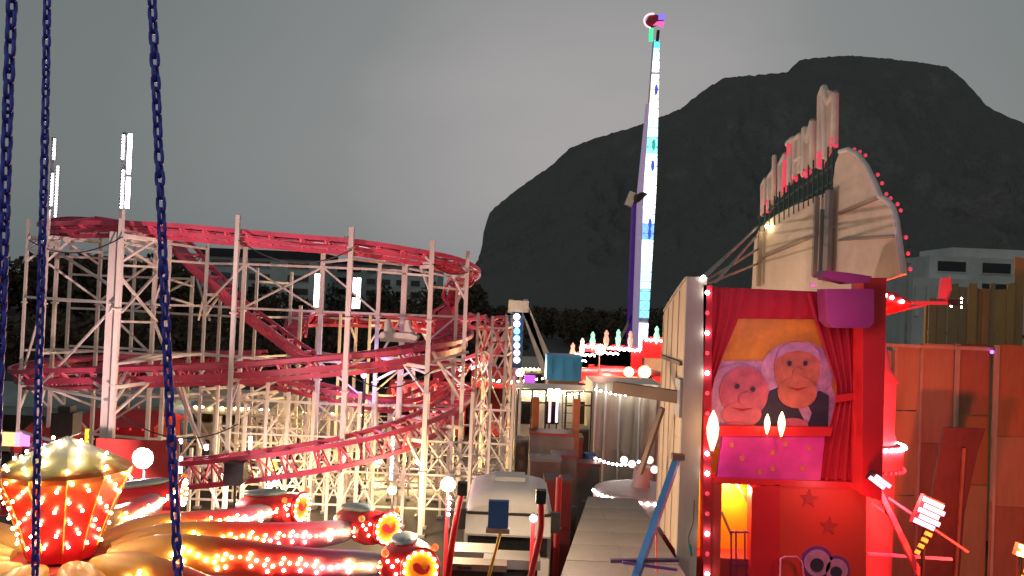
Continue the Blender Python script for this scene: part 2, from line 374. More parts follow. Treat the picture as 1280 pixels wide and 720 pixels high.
# timber fence on the right
M_SLAT = [paint('olive_timber', (.46, .32, .12), .75, 0, .5, 2.2, dirt=(.06, .05, .02), amt=.7, bump=.3, stretch=(1, 1, .15)), paint('brown_timber_slat', (.42, .25, .10), .75, 0, .5, 2.6, dirt=(.05, .03, .02), amt=.7, bump=.3, stretch=(1, 1, .15)), paint('grey_timber_slat', (.34, .27, .15), .8, 0, .5, 2.4, dirt=(.05, .04, .03), amt=.7, bump=.3, stretch=(1, 1, .15))]
rnd = random.Random(11); D = 30.0
TF = thing('timber_fence', (W(1225, 420, D).x, D, 0), 'tall fence of uneven olive brown timber slats behind the tan wall, below the pale block', 'fence')
px = 1163
while px < 1330:
    wpx = rnd.uniform(7, 14); top = (372 if px < 1178 else 358 if px < 1262 else 324) + rnd.uniform(-5, 5)
    a, b = W(px, top, D), W(px + wpx - .8, top, D); y = D + rnd.uniform(-.07, .07)
    MB().prism([(a.x, y, 0), (b.x, y, 0), (b.x, y, b.z), (a.x, y, b.z + rnd.uniform(-.08, .08))], (0, .06, 0)).build('slat', rnd.choice(M_SLAT), TF); px += wpx
for z_ in (5.0, 7.6): MB().box2((W(1163, 400, D).x, D + .15, z_), (W(1330, 400, D).x, D + .25, z_ + .14)).build('rail', M_SLAT[1], TF)
for q in (1165, 1215, 1265, 1320): p = W(q, 380, D); MB().box2((p.x - .08, D + .26, 0), (p.x + .08, D + .42, p.z)).build('post', M_SLAT[1], TF)

# ------------------------------------------------------------------ roller coaster
RC = thing('roller_coaster', (W(330, 500, 34).x, 34, 0), 'big red tracked roller coaster on a forest of white steel posts', 'roller coaster')
def tie_mesh(name, g=.5, dz=-.42, r=.045):
    m = MB(); m.bar((0, -g, 0), (0, g, 0), .07, .07); m.bar((0, -g, 0), (0, 0, dz), .06, .06); m.bar((0, g, 0), (0, 0, dz), .06, .06)
    m.bar((.02, -g, 0), (.38, 0, dz), .05, .05); m.bar((.02, g, 0), (.38, 0, dz), .05, .05)
    return m.mesh(name, M_RED)
TIES = {}
def track(px, spacing=.75, g=.5, plate=True, step=.35, dz=-.42):
    TIE = TIES.setdefault((g, dz), None) or tie_mesh('tie', g, dz); TIES[(g, dz)] = TIE
    pts = catmull([W(*p) for p in px], step)
    sp = MB().strip(pts, .16, .16, (0, dz)).build('track', M_RED, RC)
    MB().strip(pts, .10, .15, (g, 0)).build('rail', M_RED, sp); MB().strip(pts, .10, .15, (-g, 0)).build('rail', M_RED, sp)
    if plate:
        MB().strip(pts, .02, -dz * .36, (-.30, dz * .62)).build('side_plate', M_RED, sp)
        MB().strip(pts, .7, .02, (0, -.13)).build('catwalk', M_RED, sp)
    acc = 0
    for a, b in zip(pts, pts[1:]):
        acc += (b - a).length
        if acc > spacing:
            acc = 0; x, y, z = frame(b - a); inst('tie', TIE, sp, mat4(x, y, z, b))
    return pts
T1 = track([(205, 292, 34), (165, 279, 36), (115, 273, 36.5), (80, 276, 34), (66, 282, 31.5), (90, 281, 29.5), (150, 280, 28.5), (220, 283, 28), (300, 290, 28), (380, 297, 28), (440, 302, 28), (500, 311, 28.4), (550, 321, 29), (577, 333, 30.5), (584, 343, 33), (572, 356, 35), (558, 380, 35.5), (553, 410, 35), (551, 440, 34), (552, 470, 33)])
TD = track([(205, 292, 34), (222, 303, 33.6), (245, 326, 33.2), (275, 353, 33), (308, 384, 33), (340, 408, 33), (372, 432, 33), (395, 446, 33)], .5, .72)
T2 = track([(330, 440, 37), (200, 443, 37), (90, 449, 36), (40, 457, 33), (34, 464, 30.5), (90, 462, 28.6), (200, 459, 28), (300, 455, 28), (400, 447, 28), (480, 440, 28.4), (535, 431, 29.8), (566, 424, 32), (575, 414, 35), (545, 401, 38), (470, 393, 40), (400, 391, 40), (375, 395, 38.5), (368, 420, 37)], .8, dz=-.62)
T3 = track([(190, 470, 36), (250, 463, 35), (300, 466, 34), (370, 477, 32), (440, 492, 31), (500, 500, 32), (555, 478, 34), (575, 455, 36)], 1.0, plate=False)
T4 = track([(40, 540, 37), (95, 562, 33), (150, 577, 29), (215, 578, 27.3), (300, 570, 26.6), (380, 559, 26.6), (450, 546, 27), (520, 526, 28.4), (560, 506, 30.8), (576, 491, 34), (556, 480, 37), (500, 482, 39)], .7, .55, plate=False, dz=-.85)
T5 = track([(575, 392, 41), (598, 400, 38), (618, 396, 37), (624, 412, 36.5), (614, 438, 38), (590, 450, 40)], 1.0, plate=False)

def post(px, py, d, wd, mat=None):
    wd *= .68; p = W(px, py, d); o = MB().box2((p.x - wd / 2, d - wd / 2, 0), (p.x + wd / 2, d + wd / 2, p.z)).build('post', mat or M_WHITE, RC)
    MB().box((p.x, d, .04), (wd * 2.2, wd * 2.2, .08)).build('foot_plate', M_GREY, o)
    for z_ in ((2.2, 4.9, 7.4) if py < 400 else (1.6,)):
        if z_ < p.z - .4: MB().box((p.x, d, z_), (wd * 1.7, wd * 1.7, .05)).build('flange', M_WHITE, o)
    return (p.x, d, p.z, wd)
near = [post(*q) for q in [(36, 274, 30, .13), (61, 262, 29, .16), (153, 262, 26.2, .2), (298, 269, 27.3, .2), (440, 284, 27.2, .24), (541, 300, 27.6, .23), (585, 314, 29.4, .2)]]
p = W(146, 290, 26.6); MB().box2((p.x - .16, 26.45, 0), (p.x + .16, 26.85, p.z)).build('post', M_WHITE, RC)
mid = [post(*q) for q in [(73, 292, 31, .17), (127, 292, 31, .17), (196, 302, 30.5, .2), (213, 290, 30.6, .2), (260, 302, 32, .16), (308, 290, 30.8, .2), (405, 303, 30.6, .23), (476, 311, 30.6, .2), (507, 322, 31, .3), (572, 352, 31.5, .18)]]
back = [post(*q) for q in [(90, 300, 38, .18), (170, 300, 38, .18), (241, 345, 36, .2), (276, 364, 36, .18), (322, 335, 36, .18), (365, 340, 38, .18), (376, 382, 36, .2), (398, 385, 41, .2), (426, 391, 39, .18), (446, 394, 41, .2), (463, 394, 39, .18), (520, 400, 39.5, .18), (548, 398, 40, .18)]]
right = [post(*q) for q in [(598, 391, 35, .17), (607, 393, 38, .17), (616, 395, 35, .17), (634, 394, 35, .17), (641, 397, 38, .17), (651, 470, 33, .14)]]
low = []
rnd = random.Random(5)
for d in (28.6, 30, 32.5, 35, 38.5, 42):
    px = 160 + rnd.uniform(0, 20)
    while px < 650:
        top = rnd.choice([470, 490, 505, 520, 545, 560]) if px > 255 else rnd.choice([560, 585])
        low.append(post(px, max(top, 455), d, rnd.uniform(.10, .17))); px += rnd.uniform(18, 36)
BR = []
def brace(a, b, wd=.08):
    if (Vector(a) - Vector(b)).length > .3: MB().bar(a, b, wd).build('brace', M_WHITE, RC)
def bays(row, levels, diag=.6, wd=.085, maxgap=5.2):
    r = random.Random(len(row) * 7)
    for a, b in zip(row, row[1:]):
        if abs(a[0] - b[0]) > maxgap or abs(a[1] - b[1]) > 4: continue
        top = min(a[2], b[2]); zs = [z for z in levels if z < top]
        for z in zs: brace((a[0], a[1], z), (b[0], b[1], z), wd)
        for z0, z1 in zip(zs, zs[1:]):
            if r.random() < diag: brace((a[0], a[1], z0), (b[0], b[1], z1), wd * .8)
            if r.random() < diag * .7: brace((b[0], b[1], z0), (a[0], a[1], z1), wd * .8)
bays(near[:3], [1, 2.6, 4.4, 7.6], .3)
bays(mid, [.8, 2.4, 4.0, 5.6, 7.5, 9.2], .36, .085, 4.5)
bays(back, [1.2, 3.2, 5.2, 7.0, 8.6], .22, .1, 4)
bays(right, [1, 2.2, 3.4, 4.6, 5.8, 7], .9, .08, 3)
low2 = sorted(low, key=lambda q: (q[1], q[0])); bays(low2, [.7, 1.9, 3.1, 4.3], .75, .065, 2.4)
for a in near:
    for b in mid:
        if abs(a[0] - b[0]) < 1.5: brace((a[0], a[1], min(a[2], b[2]) - .3), (b[0], b[1], min(a[2], b[2]) - .3)); brace((a[0], a[1], 5.6), (b[0], b[1], 5.6))
for s in [((35, 312, 30), (146, 316, 27)), ((33, 371, 30), (142, 378, 27)), ((61, 330, 29.5), (122, 374, 30.5)), ((73, 316, 31), (143, 360, 27.5)), ((36, 310, 30), (61, 290, 29.2)),
          ((154, 332, 27), (195, 334, 30)), ((152, 348, 27), (196, 402, 30.4)), ((152, 390, 27), (196, 342, 30.4)), ((152, 402, 27), (194, 403, 30.4)), ((193, 402, 30), (245, 545, 30)),
          ((215, 470, 29), (255, 560, 28)), ((262, 340, 33), (248, 400, 34)), ((246, 348, 35), (262, 400, 32.5)), ((215, 350, 31), (240, 358, 35)), ((215, 373, 31), (241, 381, 35)), ((440, 296, 27.3), (431, 297, 28)),
          ((405, 328, 30.6), (440, 324, 27.6)), ((476, 340, 30.6), (541, 345, 27.8)), ((507, 335, 31), (572, 348, 31.4)), ((524, 312, 29), (541, 330, 27.7)), ((568, 322, 30), (585, 340, 29.4)),
          ((431, 298, 28.2), (438, 314, 27.4)), ((476, 330, 30.6), (490, 314, 29)), ((405, 318, 30.6), (412, 302, 28.6)), ((152, 312, 26.6), (170, 290, 28.2)), ((60, 312, 30), (85, 290, 30)), ((215, 300, 31), (205, 292, 33)),
          ((150, 480, 26.6), (160, 460, 28)), ((146, 498, 26.8), (165, 470, 28)), ((118, 478, 27.5), (146, 500, 27)), ((40, 470, 30), (118, 490, 29)),
          ((224, 470, 28.2), (250, 560, 29)), ((250, 580, 27), (285, 660, 27.5)), ((440, 455, 27.4), (470, 440, 28.4)), ((541, 440, 27.7), (575, 500, 31)), ((541, 452, 27.8), (585, 440, 29.4)), ((530, 520, 28), (560, 560, 30))]:
    brace(W(*s[0]), W(*s[1]), .08)
# short brackets that carry the tracks on the posts
def carry(pts, posts, off=-.52):
    for (x, d, z, wd) in posts:
        q = min(pts, key=lambda p_: (p_.x - x) ** 2 + (p_.y - d) ** 2)
        if (Vector((q.x, q.y)) - Vector((x, d))).length < 2.2 and z > q.z - .5:
            MB().bar((x, d, q.z + off), (q.x, q.y, q.z + off), .12).build('bracket', M_WHITE, RC)
            MB().bar((x, d, q.z + off - .9), (q.x, q.y, q.z + off), .08).build('bracket', M_WHITE, RC)
for T in (T1, T2, T3, T4, TD): carry(T, near + mid + back)
for k, (a_, b_, sag) in enumerate([((36, 300, 29.8), (153, 296, 26), .5), ((298, 300, 27.1), (440, 312, 27), .6), ((440, 470, 27), (541, 462, 27.4), .5), ((541, 330, 27.4), (585, 340, 29.2), .2), ((153, 520, 26), (298, 530, 27), .6)]):
    a_, b_ = W(*a_), W(*b_); MB().path([lerp(a_, b_, i / 16) - Vector((0, 0, sag * 4 * (i / 16) * (1 - i / 16))) for i in range(17)], .022, 5).build('cable', M_BLACK, RC)
# LED bars on the posts
def ledbar(px, y0, y1, d, wd, dots=0):
    a = W(px, y0, d); b = W(px, y1, d); zt, zb = a.z, b.z; x = (a.x + b.x) / 2 + 0
    x = W(px, (y0 + y1) / 2, d).x
    o = MB().box2((x - wd / 2, d, zb), (x + wd / 2, d + .06, zt)).build('light_bar', M_GREY, RC)
    if dots:
        me = MB().ball((0, 0, 0), .035, 6).mesh('led', E_LED); n = dots
        for i in range(n): inst('led', me, o, (x, d - .03, lerp(zb, zt, (i + .5) / n)))
    else: MB().box2((x - wd / 2 + .01, d - .03, zb + .02), (x + wd / 2 - .01, d - .002, zt - .02)).build('tube', E_LED, o)
for px, y0, y1, dts in [(154, 168, 200, 8), (153, 212, 261, 12)]: ledbar(px, y0, y1, 26, .1, dts)
for px, y0, y1 in [(162, 167, 218), (160, 221, 261)]: ledbar(px, y0, y1, 26, .14)
p = W(157, 166, 26.2); MB().box2((p.x - .05, 26.1, W(157, 262, 26.2).z - .3), (p.x + .05, 26.18, p.z)).build('light_mast', M_GREY, RC)
for px, y0, y1, dts in [(68, 173, 200, 8), (65, 216, 258, 11), (71, 207, 272, 17)]: ledbar(px, y0, y1, 29, .1, dts)
p = W(68, 172, 29.2); MB().box2((p.x - .05, 29.1, W(62, 262, 29).z - .3), (p.x + .05, 29.18, p.z)).build('light_mast', M_GREY, RC)
ledbar(396, 342, 384, 40.6, .25); ledbar(443, 347, 367, 40.6, .14); ledbar(448, 347, 386, 40.6, .2); ledbar(442, 372, 386, 40.6, .14)
for px, y0, y1, d in [(313, 545, 562, 30), (226, 548, 555, 27.5), (226, 570, 592, 27.5), (258, 555, 563, 28), (149, 585, 615, 24), (430, 560, 580, 31), (490, 545, 600, 31), (574, 560, 600, 33)]: ledbar(px, y0, y1, d, .12)

# a coaster car on the middle track
p = W(500, 428, 29.2); cs = .72
t = thing('coaster_car', p, 'pale coaster car with two high seat backs on the middle red track', 'coaster car')
MB().prism([p + Vector((a * cs, -.45, b * cs)) for a, b in [(-.9, .05), (.8, .05), (.95, .35), (.6, .5), (-.9, .5), (-1, .3)]], (0, .9, 0)).build('body', M_WHITE2, t)
for a in (-.62, .4):
    MB().prism([p + Vector(((a + c) * cs, -.35, b * cs)) for c, b in [(-.15, .5), (.3, .5), (.12, .75), (.02, 1.15), (-.12, 1.15)]], (0, .7, 0)).build('seat', M_WHITE2, t)

# loudspeakers
def speaker(px, py, d, wd, ht, label, tilt=0):
    p = W(px, py, d); t = thing('loudspeaker', (p.x, d, 0), label, 'loudspeaker')
    MB().prism([p + Vector((a * wd / 2, -wd * .4, b * ht / 2)) for a, b in [(-1, -.8), (-.7, -1), (.7, -1), (1, -.8), (1, 1), (-1, 1)]], (0, wd * .8, 0)).build('cabinet', M_BLACK, t)
    MB().box(p + Vector((0, -wd * .42, 0)), (wd * .85, .02, ht * .8)).build('grille', M_DARK, t)
    MB().tube((p.x, d, 0), (p.x, d, p.z - ht / 2), .05).build('pole', M_DARK, t)
    return t, p
t, p = speaker(83, 530, 17, .46, .5, 'black loudspeaker box on a pole behind the lantern shaped hub')
MB().box(p + Vector((0, 0, .32)), (.26, .24, .14)).build('bracket', M_BLACK, t)
speaker(295, 591, 25.8, .62, .72, 'black loudspeaker hanging low at the front of the roller coaster')

# ------------------------------------------------------------------ foreground swing ride with the bulb covered arms
HC = W(79, 650, 13); HX, HY = HC.x, HC.y
OR = thing('spinning_arm_ride', (HX, HY, 0), 'red and orange bulb covered spinning ride with lantern shaped hub', 'fairground ride')
M_HUB = gradient('hub_paint', [(0, (.60, .004, .02)), (.40, (.70, .008, .012)), (.62, (.72, .035, .010)), (.74, (.72, .16, .02)), (.80, (.80, .62, .22)), (.90, (.86, .82, .70)), (1, (.88, .86, .82))], .35)
zz = lambda y: CAMZ - (y - 352) * .013
m = MB(); prof = [(.50, zz(690)), (.56, zz(676)), (.66, zz(650)), (.78, zz(625)), (.90, zz(603)), (.99, zz(588)), (1.0, zz(582)), (.93, zz(578)), (.62, zz(566)), (.3, zz(553)), (.10, zz(546)), (.02, zz(543))]
m.lathe((HX, HY, 0), prof, 12, False)
zs = [p.z for p in m.v]; m.t = [(z_ - min(zs)) / (max(zs) - min(zs)) for z_ in zs]
hub = m.build('hub', M_HUB, OR, useT=True)
rib = MB()
for i in range(12):
    a = 2 * math.pi * i / 12
    rib.path([Vector((HX + r_ * math.cos(a) * 1.005, HY + r_ * math.sin(a) * 1.005, z_)) for r_, z_ in prof[1:7]], .012, 5)
tag(rib.build('gold_beading', M_YEL, hub), kind='stuff')
nb = 0
for k, (r_, z_) in enumerate([(.60, zz(668)), (.66, zz(652)), (.73, zz(637)), (.80, zz(622)), (.87, zz(609)), (.95, zz(596)), (1.0, zz(585)), (.82, zz(575)), (.62, zz(566)), (.40, zz(556)), (.2, zz(549))]):
    n = 13 if k < 7 else (9, 8, 5, 4)[k - 7]
    for i in range(n):
        a = 2 * math.pi * (i + (k % 2) * .5) / n + random.uniform(-.04, .04)
        if math.sin(a) < .25: inst('bulb', BULB, hub, (HX + (r_ + .03) * math.cos(a), HY + (r_ + .03) * math.sin(a), z_ + random.uniform(-.02, .02) + (.035 if k > 6 else 0)))
MB().lathe((HX, HY, 0), [(.9, 3.3), (.95, 3.5), (.8, 3.75), (.62, zz(694))], 20).build('hub_collar', M_REDW, OR)
MB().lathe((HX, HY, 0), [(.7, 0), (.6, .4), (.45, 3.3)], 16).build('column', M_REDW, OR)
MB().lathe((HX, HY, 0), [(4.2, 0), (4.2, .5), (3.9, .6)], 28).build('platform', M_GREY, OR)
M_ARM = gradient('arm_paint', [(0, (.66, .44, .14)), (.14, (.76, .46, .14)), (.28, (.80, .36, .07)), (.40, (.84, .09, .025)), (.62, (.86, .03, .05)), (.78, (.74, .10, .20)), (.9, (.46, .28, .36)), (1, (.40, .34, .40))], .35)
M_HOOD = paint('blue_grey_hood', (.26, .36, .40), .5, 0, .3, 3)
M_FACE = paint('orange_face', (.92, .26, .01), .4, 0, .15, 4, amt=.1)
def arm_geo():
    m = MB(); N = 18; n = 14; vs = []; ts = []
    for i in range(N + 1):
        u = i / N; r_ = lerp(.72, 5.2, u); hw = .36 * (min(1, (u + .02) / .22) ** .5) * lerp(1, .66, u) * (1 if u < .93 else 1 - (u - .93) / .07 * .45); hh = hw * .95
        zc = 3.78 - .30 * u + .05 * math.sin(u * 6)
        for k in range(n):
            a = 2 * math.pi * k / n; cx, cz = math.cos(a), math.sin(a)
            vs.append(Vector((r_, hw * math.copysign(abs(cx) ** .8, cx), zc + hh * math.copysign(abs(cz) ** .8, cz)))); ts.append(u)
    m.add(vs, [(i * n + k, (i + 1) * n + k, (i + 1) * n + (k + 1) % n, i * n + (k + 1) % n) for i in range(N) for k in range(n)], True, ts)
    m.add(vs[:n], [tuple(range(n))], True, ts[:n]); m.add(vs[-n:], [tuple(range(n))[::-1]], True, ts[-n:])
    return m.mesh('arm', M_ARM, useT=True)
ARM = arm_geo()
def rr(pts, y, dy, name, mat):       # plate in the local X Z plane
    return MB().prism([Vector((a, y, b)) for a, b in pts], (0, dy, 0)).mesh(name, mat)
def circ(cx, cz, r0, n=20, rz=None): return [(cx + r0 * math.cos(2 * math.pi * i / n), cz + (rz or r0) * math.sin(2 * math.pi * i / n)) for i in range(n)]
GZ = 3.52
def body_geo():
    m = MB(); n = 16; vs = []
    for u, s, dz in [(0, .86, 0), (.08, 1, 0), (.5, .95, -.02), (.85, .7, -.06), (1, .3, -.1)]:
        for k in range(n):
            a = 2 * math.pi * k / n
            vs.append(Vector((5.55 + .50 * s * math.cos(a), -.36 + 1.5 * u, GZ - .02 + dz + .33 * s * math.sin(a))))
    m.add(vs, [(i * n + k, i * n + (k + 1) % n, (i + 1) * n + (k + 1) % n, (i + 1) * n + k) for i in range(4) for k in range(n)], True)
    m.add(vs[:n], [tuple(range(n))[::-1]]); m.add(vs[-n:], [tuple(range(n))]); return m.mesh('gondola', M_REDP)
BODY = body_geo()
HOOD = MB().ball((5.5, .42, GZ + .26), (.24, .62, .09), 14, Matrix.Rotation(R(-8), 3, 'X')).mesh('hood', M_HOOD)
DISC = rr(circ(5.76, GZ, .285, 22, .30), -.37, -.06, 'face', M_FACE)
RIM = MB().path([Vector((a, -.41, b)) for a, b in circ(5.76, GZ, .30, 22, .315)], .04, 6, up=Vector((0, 1, 0)), closed=True).mesh('rim', M_REDP)
SWIRL = rr([(5.63, GZ + .08), (5.70, GZ + .11), (5.77, GZ + .06), (5.82, GZ - .02), (5.88, GZ + .03), (5.90, GZ + .08), (5.93, GZ + .01), (5.88, GZ - .08), (5.80, GZ - .10), (5.72, GZ - .07), (5.65, GZ - .02)], -.432, -.012, 'swirl', M_REDP)
BALLM = MB().ball((0, 0, 0), .065, 10).mesh('ball_lamp', emi('orange_ball', (1, .22, .05), .5))
for k in range(12):
    th = R(8 + 30 * k); Mk = Matrix.Translation((HX, HY, 0)) @ Matrix.Rotation(th, 4, 'Z') @ Matrix.Translation((0, 0, 3.7)) @ Matrix.Rotation({0: -.030, 2: .030, 3: .018}.get(k, 0), 4, 'Y') @ Matrix.Translation((0, 0, -3.7))
    am = inst('arm', ARM, OR, Mk); go = inst('gondola', BODY, OR, Mk)
    inst('hood', HOOD, go, Mk); inst('face', DISC, go, Mk); inst('rim', RIM, go, Mk); inst('swirl', SWIRL, go, Mk)
    for a, b in ((5.18, .26), (6.0, .33)): inst('ball_lamp', BALLM, go, Mk @ Matrix.Translation((a, -.38, GZ + b)))
    if k in (0, 1, 2, 3, 4):
        for i in range(14):
            a = 2 * math.pi * (i + .3) / 14; inst('bulb', BULB, go, Mk @ Matrix.Translation((5.76 + .27 * math.cos(a), -.455, GZ + .285 * math.sin(a))))
        for a, b in ((5.22, .12), (5.30, .03), (5.38, .12), (5.36, -.10)): inst('bulb', BULB, go, Mk @ Matrix.Translation((a, -.36, GZ + b)))
    if k in (0, 1, 2, 3, 4, 11):
        rn = random.Random(k)
        for i in range(26 if k < 3 else 18):
            n_ = 26 if k < 3 else 18; u = lerp(.24, .97, i / (n_ - 1)); r_ = lerp(.72, 5.2, u); hw = .36 * lerp(1, .66, u); zc = 3.78 - .30 * u + .05 * math.sin(u * 6)
            f = .25 + .30 * math.sin(i * .95) * (1 - u) + rn.uniform(-.06, .06); me = BULBG if rn.random() < .16 else BULBY if rn.random() < .4 else BULB
            inst('bulb', me, am, Mk @ Matrix.Translation((r_, -hw * math.cos(math.asin(f)) - .03, zc + hw * f)))
            if i % 4 == 1 or i in (6, 11, 15):
                for q in ((-.42, .30) if k < 3 else (.3,)): inst('bulb', BULBY if q > 0 else BULB, am, Mk @ Matrix.Translation((r_ + .04, -hw * .93 - .03, zc + hw * (f + q) * .95)))

# ------------------------------------------------------------------ chains of the swing the picture is taken from
M_CHAIN = paint('chain_blue_light_tint', (.10, .13, .78), .35, .15, .3, 60, dirt=(.1, .02, .12), amt=.6)  # blue light of the swing's lamps is put into the chain colour
def chain(pts, d, spacing, label):
    P = catmull([W(x, y, d) for x, y in pts], .01)
    pitch = spacing / 2 / F * d; r_ = pitch * .16
    prof = []
    hl = pitch * .62; hw = pitch * .32
    for i in range(12):
        a = 2 * math.pi * i / 12; c, s_ = math.cos(a), math.sin(a)
        prof.append(Vector((hl * .55 * (1 if c > .1 else -1 if c < -.1 else 0) + c * hl * .45 , s_ * hw, 0)))
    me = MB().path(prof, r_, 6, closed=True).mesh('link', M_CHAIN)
    t = thing('hanging_chain', P[len(P) // 2], label, 'chain', 'blue chains hanging in the foreground')
    acc = 0; k = 0; last = P[0]
    for a, b in zip(P, P[1:]):
        acc += (b - a).length
        if acc >= pitch:
            acc -= pitch; x, y, z = frame(b - a, Vector((0, 1, 0)))
            m4 = mat4(x, y, z, b) @ Matrix.Rotation(R(90 * (k % 2) + 12 + 8 * math.sin(k * .6)), 4, 'X'); inst('link', me, t, m4); k += 1
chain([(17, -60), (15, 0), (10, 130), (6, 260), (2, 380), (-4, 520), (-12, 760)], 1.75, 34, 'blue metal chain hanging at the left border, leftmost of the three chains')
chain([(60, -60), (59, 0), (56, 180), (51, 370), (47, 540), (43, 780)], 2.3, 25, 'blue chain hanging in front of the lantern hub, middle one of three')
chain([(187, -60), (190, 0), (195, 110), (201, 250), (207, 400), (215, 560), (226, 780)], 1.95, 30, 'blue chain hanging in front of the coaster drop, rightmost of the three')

# ------------------------------------------------------------------ booster tower
D = 60.0
BT = thing('booster_ride', (W(803, 450, D).x, D + 2, 0), 'tall thin arm covered in white and cyan lights rising in front of the mountain', 'fairground ride')
cols = [(50, 60, (.25, .85, .95), 2.5), (60, 75, (.6, .92, 1), 4), (75, 90, (1, .9, 1), 6), (93, 108, (1, .9, 1), 6), (108, 128, (1, .86, .66), 4), (128, 150, (1, .93, .86), 5), (150, 172, (.62, .95, .98), 4), (172, 192, (.45, .88, .95), 2.5), (192, 215, (.75, .85, 1), 4),
        (215, 238, (1, .93, .80), 5), (238, 262, (.9, .95, 1), 6), (262, 280, (.7, .85, 1), 4), (280, 300, (.35, .62, 1), 2.5), (300, 330, (.75, .9, 1), 5), (330, 362, (.6, .85, 1), 4), (362, 398, (.4, .8, 1), 2.8), (404, 425, (.9, .85, 1), 5), (425, 446, (1, .85, .95), 6)]
def axis(y): return lerp(821.5, 803, (y - 50) / 396)
def hwid(y): return (lerp(3.2, 7.6, min(1, (y - 50) / 170)) if y < 230 else lerp(7.6, 5.2, (y - 230) / 216)) * D / F
def BTp(y, dx=0): p = W(axis(y), y, D); return Vector((p.x + dx, D, p.z))
spine = MB(); ys = list(range(50, 447, 12))
spine.prism([BTp(y, -hwid(y) * 1.15) + Vector((0, .12, 0)) for y in ys] + [BTp(y, hwid(y) * 1.02) + Vector((0, .12, 0)) for y in reversed(ys)], (0, .6, 0))
spine.build('arm', paint('tower_white', (.5, .5, .55), .4), BT)
for i, (a, b, c, s_) in enumerate(cols):
    MB().prism([BTp(a, -hwid(a)), BTp(a, hwid(a)), BTp(b - .8, hwid(b)), BTp(b - .8, -hwid(b))], (0, .1, 0)).build('light_panel', emi(f'tower_light_{i}', tuple(q ** 1.5 for q in c), s_ * .42), BT)
lat = MB()
for k in range(33):
    ya, yb_ = 52 + k * 12, 52 + k * 12 + 12
    for q in (1, -1): lat.bar(BTp(ya, -q * hwid(ya)) + Vector((0, -.05, 0)), BTp(yb_, q * hwid(yb_)) + Vector((0, -.05, 0)), .02)
    lat.bar(BTp(ya, -hwid(ya)) + Vector((0, -.07, 0)), BTp(ya, hwid(ya)) + Vector((0, -.07, 0)), .03)
tag(lat.build('lattice', M_GREY, BT), kind='stuff')
E_OV = [emi('oval_green', (.02, .45, .35), .8), emi('oval_blue', (.05, .10, .7), .8)]
for y, k in [(112, 1), (181, 0), (207, 1), (280, 1), (292, 1)]:
    MB().prism([BTp(y) + Vector(((.13 * math.cos(q * math.pi / 6) + .1), -.03, .42 * math.sin(q * math.pi / 6))) for q in range(12)], (0, .028, 0)).build('oval_light', E_OV[k], BT)
side = MB(); side.prism([BTp(y, -hwid(y) * 1.1) + Vector((-.02, 0, 0)) for y in (130, 240, 446)] + [BTp(y, -hwid(y) * 1.1) + Vector((-.22 - .2 * (y > 200), 0, 0)) for y in (446, 240, 130)], (0, .5, 0))
side.build('side_lattice', emi('side_violet', (.55, .45, .75), .2), BT)
p = W(798, 245, D + 1.5)
MB().box2((p.x - .45, D + .9, 0), (p.x + .45, D + 2, p.z)).build('tower', emi('violet_tower', (.10, .02, .35), .14), BT)
MB().tube(W(797, 248, D + 1.4), W(797, 248, D) + Vector((.4, 0, 0)), .5, .5, 14).build('bearing', M_DARK, BT)
MB().box(W(788, 249, D + 1), (.55, .5, 1.1), Matrix.Rotation(R(20), 3, 'Y')).build('counter_box', M_WHITE2, BT)
MB().bar(W(795, 385, D + 1), W(752, 470, D + 1), .2).build('stay', M_GREY, BT)
# top gondola
MB().tube(BTp(52), BTp(38, .05), .12, .12, 8).build('gondola_stem', M_DARK, BT)
c = W(819, 29, D)
ring = MB().path([c + Vector((-.25 + .62 * math.cos(q * math.pi / 9), -.2, .1 + .55 * math.sin(q * math.pi / 9))) for q in range(4, 14)], .06, 6, up=Vector((0, 1, 0))).build('gondola_ring', emi('ring_pink', (1, .5, .6), 1.6), BT)
MB().prism([c + Vector((a, -.1, b)) for a, b in [(-.7, .1), (-.5, .5), (0, .62), (.7, .5), (.65, .2), (.1, -.1), (-.4, -.35)]], (0, .5, 0)).build('gondola', paint('gondola_red', (.30, .01, .03), .4), BT)
MB().box(c + Vector((.45, -.2, .42)), (.5, .12, .42)).build('gondola_sign', emi('gondola_violet', (.25, .18, .95), .8), BT)
MB().prism([c + Vector((a, -.25, b)) for a, b in [(-.2, -.25), (.1, .05), (.65, .1), (.55, -.42), (.2, -.2)]], (0, .1, 0)).build('gondola_light', emi('gondola_magenta', (.95, .12, .42), .9), BT)
MB().box(W(813.5, 44, D) + Vector((0, -.1, 0)), (.3, .15, 1.0)).build('end_light', emi('green_end', (.05, .75, .35), .9), BT)

# ------------------------------------------------------------------ pendulum ride, carousel, lamps in the middle distance
D = 52.0
PR = thing('pendulum_ride', (W(648, 450, D).x, D, 0), 'white A frame ride with a column of round blue and white lights', 'fairground ride')
for a, b in [((656, 384), (690, 462)), ((655, 384), (681, 462)), ((639, 390), (613, 440)), ((638, 392), (620, 440))]:
    q = W(*b, D); pz = W(*a, D); dd = (q - pz); q2 = pz + dd * (pz.z / max(.1, pz.z - q.z))
    MB().bar(pz, q2, .42, .5).build('leg', M_WHITE, PR)
MB().box(W(648, 383, D), (1.3, 1.0, .75)).build('head', M_WHITE, PR)
for px in (639, 657): MB().tube(W(px, 388, D), W(px, 374, D), .16, .16, 8).build('stub', M_WHITE, PR)
a = W(646, 396, D - .8); b = W(646, 470, D - .8)
MB().box2((a.x - .45, D - .8, 0), (a.x + .45, D - .3, a.z + .1)).build('mast', M_BLUE, PR)
